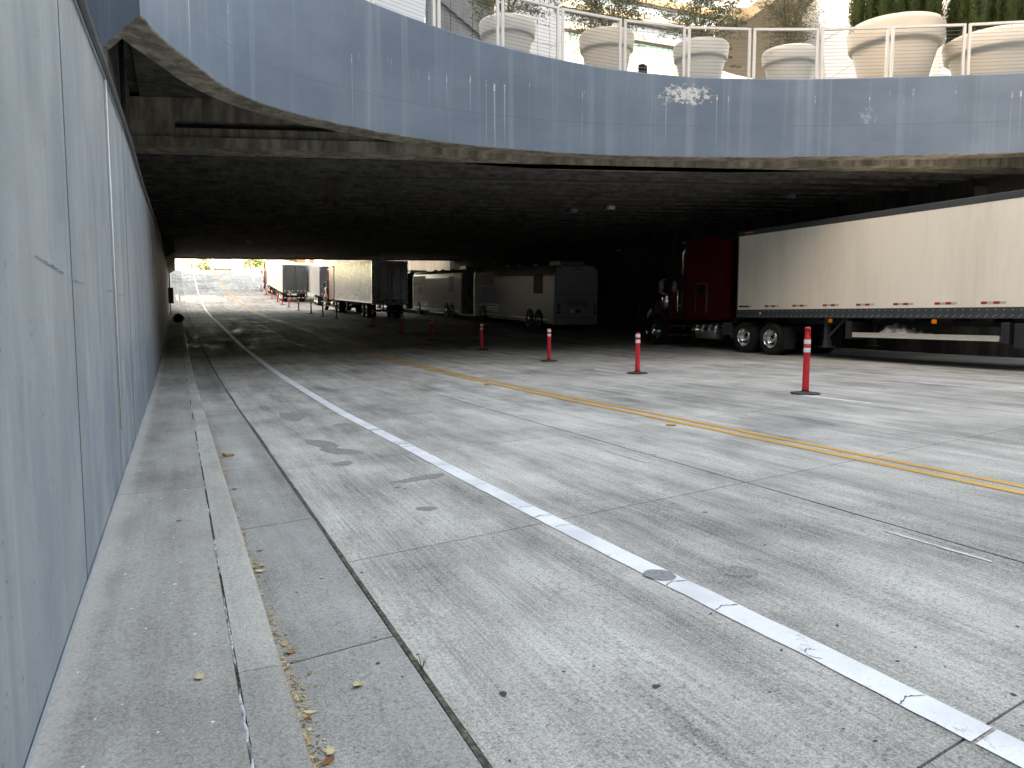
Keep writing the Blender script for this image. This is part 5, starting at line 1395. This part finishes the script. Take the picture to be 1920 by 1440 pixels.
def leaf_mesh(kind, seed, mat):
    q = random.Random(seed); m_ = MB()
    if kind == 'oak': out = [(0, -1), (.12, -.7), (.5, -.6), (.3, -.35), (.75, -.1), (.38, .1), (.65, .45), (.25, .45), (.18, .8), (0, 1.0)]
    else: out = [(0, -1), (.22, -.7), (.42, -.25), (.45, .15), (.30, .6), (0, 1.0)]
    cu = q.uniform(0.15, 0.6); tw = q.uniform(-0.5, 0.5)
    def P(x, y): return (x * (1 - 0.25 * cu), y * (1 - 0.3 * cu), 0.06 + cu * (0.55 * x * x + 0.45 * y * y) + tw * x * y * 0.4 + (q.uniform(0, .12) if kind == 'oak' else 0))
    mid = [P(0, y) for x, y in out]; ri = [P(x, y) for x, y in out]; le = [P(-x, y) for x, y in out]
    n = len(out)
    m_.add(mid + ri, [(i, i + 1, n + i + 1, n + i) for i in range(n - 1)]); m_.add(mid + le, [(i, n + i, n + i + 1, i + 1) for i in range(n - 1)])
    return m_.mesh('leaf', mat)
LV = [(0.03, 3.02, .034, 'oak', 'pale_leaf', 'curled tan leaf on the sidewalk nearest the camera', 1), (-0.03, 5.5, .026, 'o', 'dry_leaf', 'small reddish leaf in the middle of the sidewalk', 1),
      (0.62, 2.98, .040, 'oak', 'pale_leaf', 'pale lobed leaf lying on the gutter slab', 0), (0.44, 5.05, .036, 'o', 'dry_leaf', 'upright brown leaf in the gutter beside the first debris pile', 0),
      (0.71, 4.35, .022, 'oak', 'pale_leaf', 'small orange leaf alone on the gutter slab', 0), (0.415, 3.42, .040, 'oak', 'dry_leaf', 'ragged brown leaf against the kerb in the middle pile', 0),
      (0.40, 3.52, .036, 'o', 'dry_leaf', 'dark cupped leaf against the kerb', 0), (0.41, 2.85, .032, 'o', 'pale_leaf', 'pale curled leaf beside the kerb', 0),
      (0.415, 2.50, .036, 'o', 'dry_leaf', 'reddish curled leaf in the nearest gutter pile', 0), (0.43, 2.55, .036, 'oak', 'pale_leaf', 'tan leaf on top of the nearest gutter pile', 0),
      (0.40, 4.62, .040, 'oak', 'pale_leaf', 'wide tan leaf in the debris pile by the kerb', 0), (0.42, 4.72, .036, 'o', 'dry_leaf', 'brown leaf under the wide tan one by the kerb', 0),
      (0.46, 3.18, .022, 'o', 'dry_leaf', 'small dark leaf just out from the kerb', 0), (0.40, 6.3, .030, 'o', 'pale_leaf', 'tan leaf against the kerb past the debris pile', 0),
      (0.41, 7.0, .034, 'oak', 'dry_leaf', 'brown leaf cluster against the kerb farther on', 0)]
for i, (x, y, s_, k, mt, lab, onw) in enumerate(LV):
    o = link('fallen_leaf', leaf_mesh(k, i * 7 + 1, mt)); o.scale = (s_, s_, s_); z = gz(x, y) + (0.142 if onw else 0.001)
    o.location = (x, y, z); o.rotation_euler = (0, 0, r_.uniform(0, 6.28)); tag(o, lab, 'leaf', 'fallen leaves by the kerb')
# brown card scrap and white paper scraps
o = MB().box(-0.05, 0.05, -0.04, 0.04, 0, 0.035).build('cardboard_scrap', 'card', None, 0.004); o.location = (0.46, 8.75, gz(.46, 8.75) + 0.002); o.rotation_euler = (0.12, 0.1, 0.5); tag(o, 'small brown piece of cardboard in the gutter', 'cardboard')
# weed in the joint
m = MB()
for k in range(14):
    a = r_.uniform(0, 6.28); l_ = r_.uniform(0.03, 0.065); m.tube([(0, 0, -0.004), (cos(a) * l_ * .3, sin(a) * l_ * .3, l_ * .6), (cos(a) * l_ * .7, sin(a) * l_ * .7, l_ * r_.uniform(.7, 1.0))], 0.0016, 4, r1=0.0005)
o = m.build('weed', 'weed_green'); o.location = (0.90, 3.02, gz(.9, 3.02)); tag(o, 'tiny green weed growing from the joint beside the gutter', 'plant')

# ---- stains, gum and damage on the carriageway (thin flat things on the surface)
t = NT('stain', 0.8, 0, 0.3); p = t.pos(); t.col(t.mix(t.rng(t.noise(p, 60, 4, 0.75), 0.35, 0.65), (0.12, 0.118, 0.113), (0.30, 0.295, 0.285)))
t = NT('gum', 0.7, 0, 0.3); t.col((0.045, 0.045, 0.046))
t = NT('patch_grey', 0.75, 0, 0.3); p = t.pos(); t.col(t.mix(t.rng(t.noise(p, 50, 4, 0.7), 0.35, 0.65), (0.15, 0.155, 0.16), (0.27, 0.275, 0.28)))
def blob(mbx, x, y, rx_, ry_, rot, z, seed, n=26, wob=0.22):
    q = random.Random(seed); ph = [q.uniform(0, 6.28) for _ in range(4)]; pts = []
    for k in range(n):
        a = 2 * pi * k / n; w_ = 1 + wob * (0.5 * sin(2 * a + ph[0]) + 0.3 * sin(3 * a + ph[1]) + 0.25 * sin(5 * a + ph[2]) + 0.15 * sin(9 * a + ph[3]))
        u, v = rx_ * w_ * cos(a), ry_ * w_ * sin(a); X, Y = x + u * cos(rot) - v * sin(rot), y + u * sin(rot) + v * cos(rot)
        pts.append((X, Y, gz(X, Y) + z))
    mbx.add(pts, [tuple(range(n))])
for i, (x, y, a_, b_, ro, mt, z) in enumerate([(1.55, 11.9, .17, .55, 0.1, 'stain', .002), (1.52, 9.1, .13, .42, 0.3, 'stain', .002), (1.62, 8.5, .16, .30, 0.5, 'stain', .002), (1.50, 7.75, .10, .13, 0, 'stain', .002),
        (1.72, 5.6, .075, .075, 0, 'stain', .002), (2.90, 3.42, .10, .10, 0, 'stain', .002), (2.05, 10.6, .12, .14, 0, 'stain', .002), (2.1, 10.0, .10, .09, 0, 'stain', .002),
        (2.0, 6.7, .26, .10, 0.3, 'stain', .002), (2.46, 3.55, .085, .095, 0, 'patch_grey', .0075)]):
    m = MB(); blob(m, x, y, a_, b_, ro, z, 200 + i, 30, 0.10 if mt == 'patch_grey' else 0.26); m.build('stain' if mt == 'stain' else 'round_patch', mt, road)
r_ = random.Random(77); m = MB()
for k in range(190):
    y = 1.4 + 16 * r_.random() ** 1.4; x = r_.uniform(0.5, 2 + y * 0.75); s_ = r_.uniform(0.004, 0.012) * (1.8 if r_.random() < 0.1 else 1)
    blob(m, x, y, s_, s_ * r_.uniform(0.6, 1.0), r_.uniform(0, 3), 0.0022, k, 9, 0.4)
gm = m.build('gum_spots', 'gum', road); gm['kind'] = 'stuff'
r_ = random.Random(78); m = MB()
for k in range(60):
    y = 1.4 + 8 * r_.random() ** 1.3; x = r_.uniform(-0.4, 0.13); s_ = r_.uniform(0.003, 0.009); X, Y = x, y
    q = [(X + s_ * cos(2 * pi * j / 8) * r_.uniform(.7, 1.2), Y + s_ * sin(2 * pi * j / 8) * r_.uniform(.7, 1.2), gz(X, Y) + 0.1435) for j in range(8)]
    m.add(q, [tuple(range(8))])
gm = m.build('pale_spots', 'paper_white', walk); gm['kind'] = 'stuff'
# cracks and chips in the white line
def crack(pts, w_, mt='gum', z=0.0065):
    m_ = MB(); q = random.Random(int(pts[0][0] * 999))
    dense = []
    for (xa, ya), (xb, yb) in zip(pts[:-1], pts[1:]):
        for k in range(6): dense.append((xa + (xb - xa) * k / 6 + q.uniform(-.004, .004), ya + (yb - ya) * k / 6 + q.uniform(-.004, .004)))
    dense.append(pts[-1])
    for k, (x, y) in enumerate(dense):
        ww = w_ * q.uniform(0.4, 1.3); m_.v += [(x, y - ww, gz(x, y) + z), (x, y + ww, gz(x, y) + z)]
        if k: m_.f.append((2 * k - 2, 2 * k - 1, 2 * k + 1, 2 * k)); m_.m.append(0); m_.sm.append(False)
    m_.build('crack', mt, road)
for y, w_ in ((1.98, .003), (3.42, .004), (3.02, .004), (5.0, .005), (8.62, .012), (8.42, .010), (8.78, .006), (9.9, .02), (4.7, .003), (5.3, .004), (6.2, .003), (7.2, .004), (12.8, .01)):
    x = wx(y); crack([(x - 0.075, y - 0.02), (x - 0.01, y + 0.015), (x + 0.07, y - 0.01)], w_)
crack([(2.49 + 0.035 * cos(a), 2.42 + 0.05 * sin(a)) for a in [0.5 + 0.5 * k for k in range(9)]], 0.003)

# ---- surface damage on the retaining wall: bug holes, hairline seams, scrapes
r_ = random.Random(61); m = MB()
for k in range(420):
    y = 1.6 + 12 * r_.random() ** 1.6; z = r_.uniform(0.2, 3.2); h = r_.uniform(0.003, 0.010) * (3 if r_.random() < 0.12 else 1); w_ = r_.uniform(0.002, 0.006)
    if abs(y - 4.46) < 0.03 or abs(y - 7.25) < 0.03: continue
    x = WX + 0.0016
    q = [(x, y + w_ * cos(2 * pi * j / 7) * r_.uniform(.7, 1.3), z + h * sin(2 * pi * j / 7) * r_.uniform(.7, 1.3)) for j in range(7)]
    m.add(q, [tuple(range(7))])
t = NT('pit_dark', 0.9, 0, 0.2); t.col((0.11, 0.125, 0.14))
gm = m.build('bug_holes', 'pit_dark', wall); gm['kind'] = 'stuff'
def wall_crack(y0, y1, z0, z1, w_, seed):
    q = random.Random(seed); n = max(6, int((abs(y1 - y0) + abs(z1 - z0)) / 0.05)); m_ = MB(); vert = abs(z1 - z0) > abs(y1 - y0); off = 0
    for k in range(n + 1):
        f_ = k / n; off = off * 0.7 + q.uniform(-.006, .006); y = y0 + (y1 - y0) * f_ + (off if vert else 0); z = z0 + (z1 - z0) * f_ + (0 if vert else off); ww = w_ * q.uniform(0.2, 1.2)
        m_.v += [(WX + 0.0017, y - (ww if vert else 0), z - (0 if vert else ww)), (WX + 0.0017, y + (ww if vert else 0), z + (0 if vert else ww))]
        if k: m_.f.append((2 * k - 2, 2 * k - 1, 2 * k + 1, 2 * k)); m_.m.append(0); m_.sm.append(False)
    m_.build('hairline_crack', 'pit_dark', wall)
for i, a in enumerate([(3.35, 4.1, 1.66, 1.63, .003), (4.5, 5.0, 1.62, 1.615, .002), (6.6, 7.2, 1.63, 1.62, .003), (7.75, 8.6, 1.63, 1.62, .003), (3.2, 3.22, 0.55, 0.25, .002), (3.35, 3.5, 2.72, 2.25, .002), (4.75, 4.85, 2.35, 2.2, .003), (6.95, 6.96, 0.4, 3.3, .0022), (8.9, 8.92, 0.3, 3.4, .002), (2.9, 2.91, 1.2, 0.9, .002), (5.6, 5.62, 0.9, 0.5, .002)]): wall_crack(*a, i)
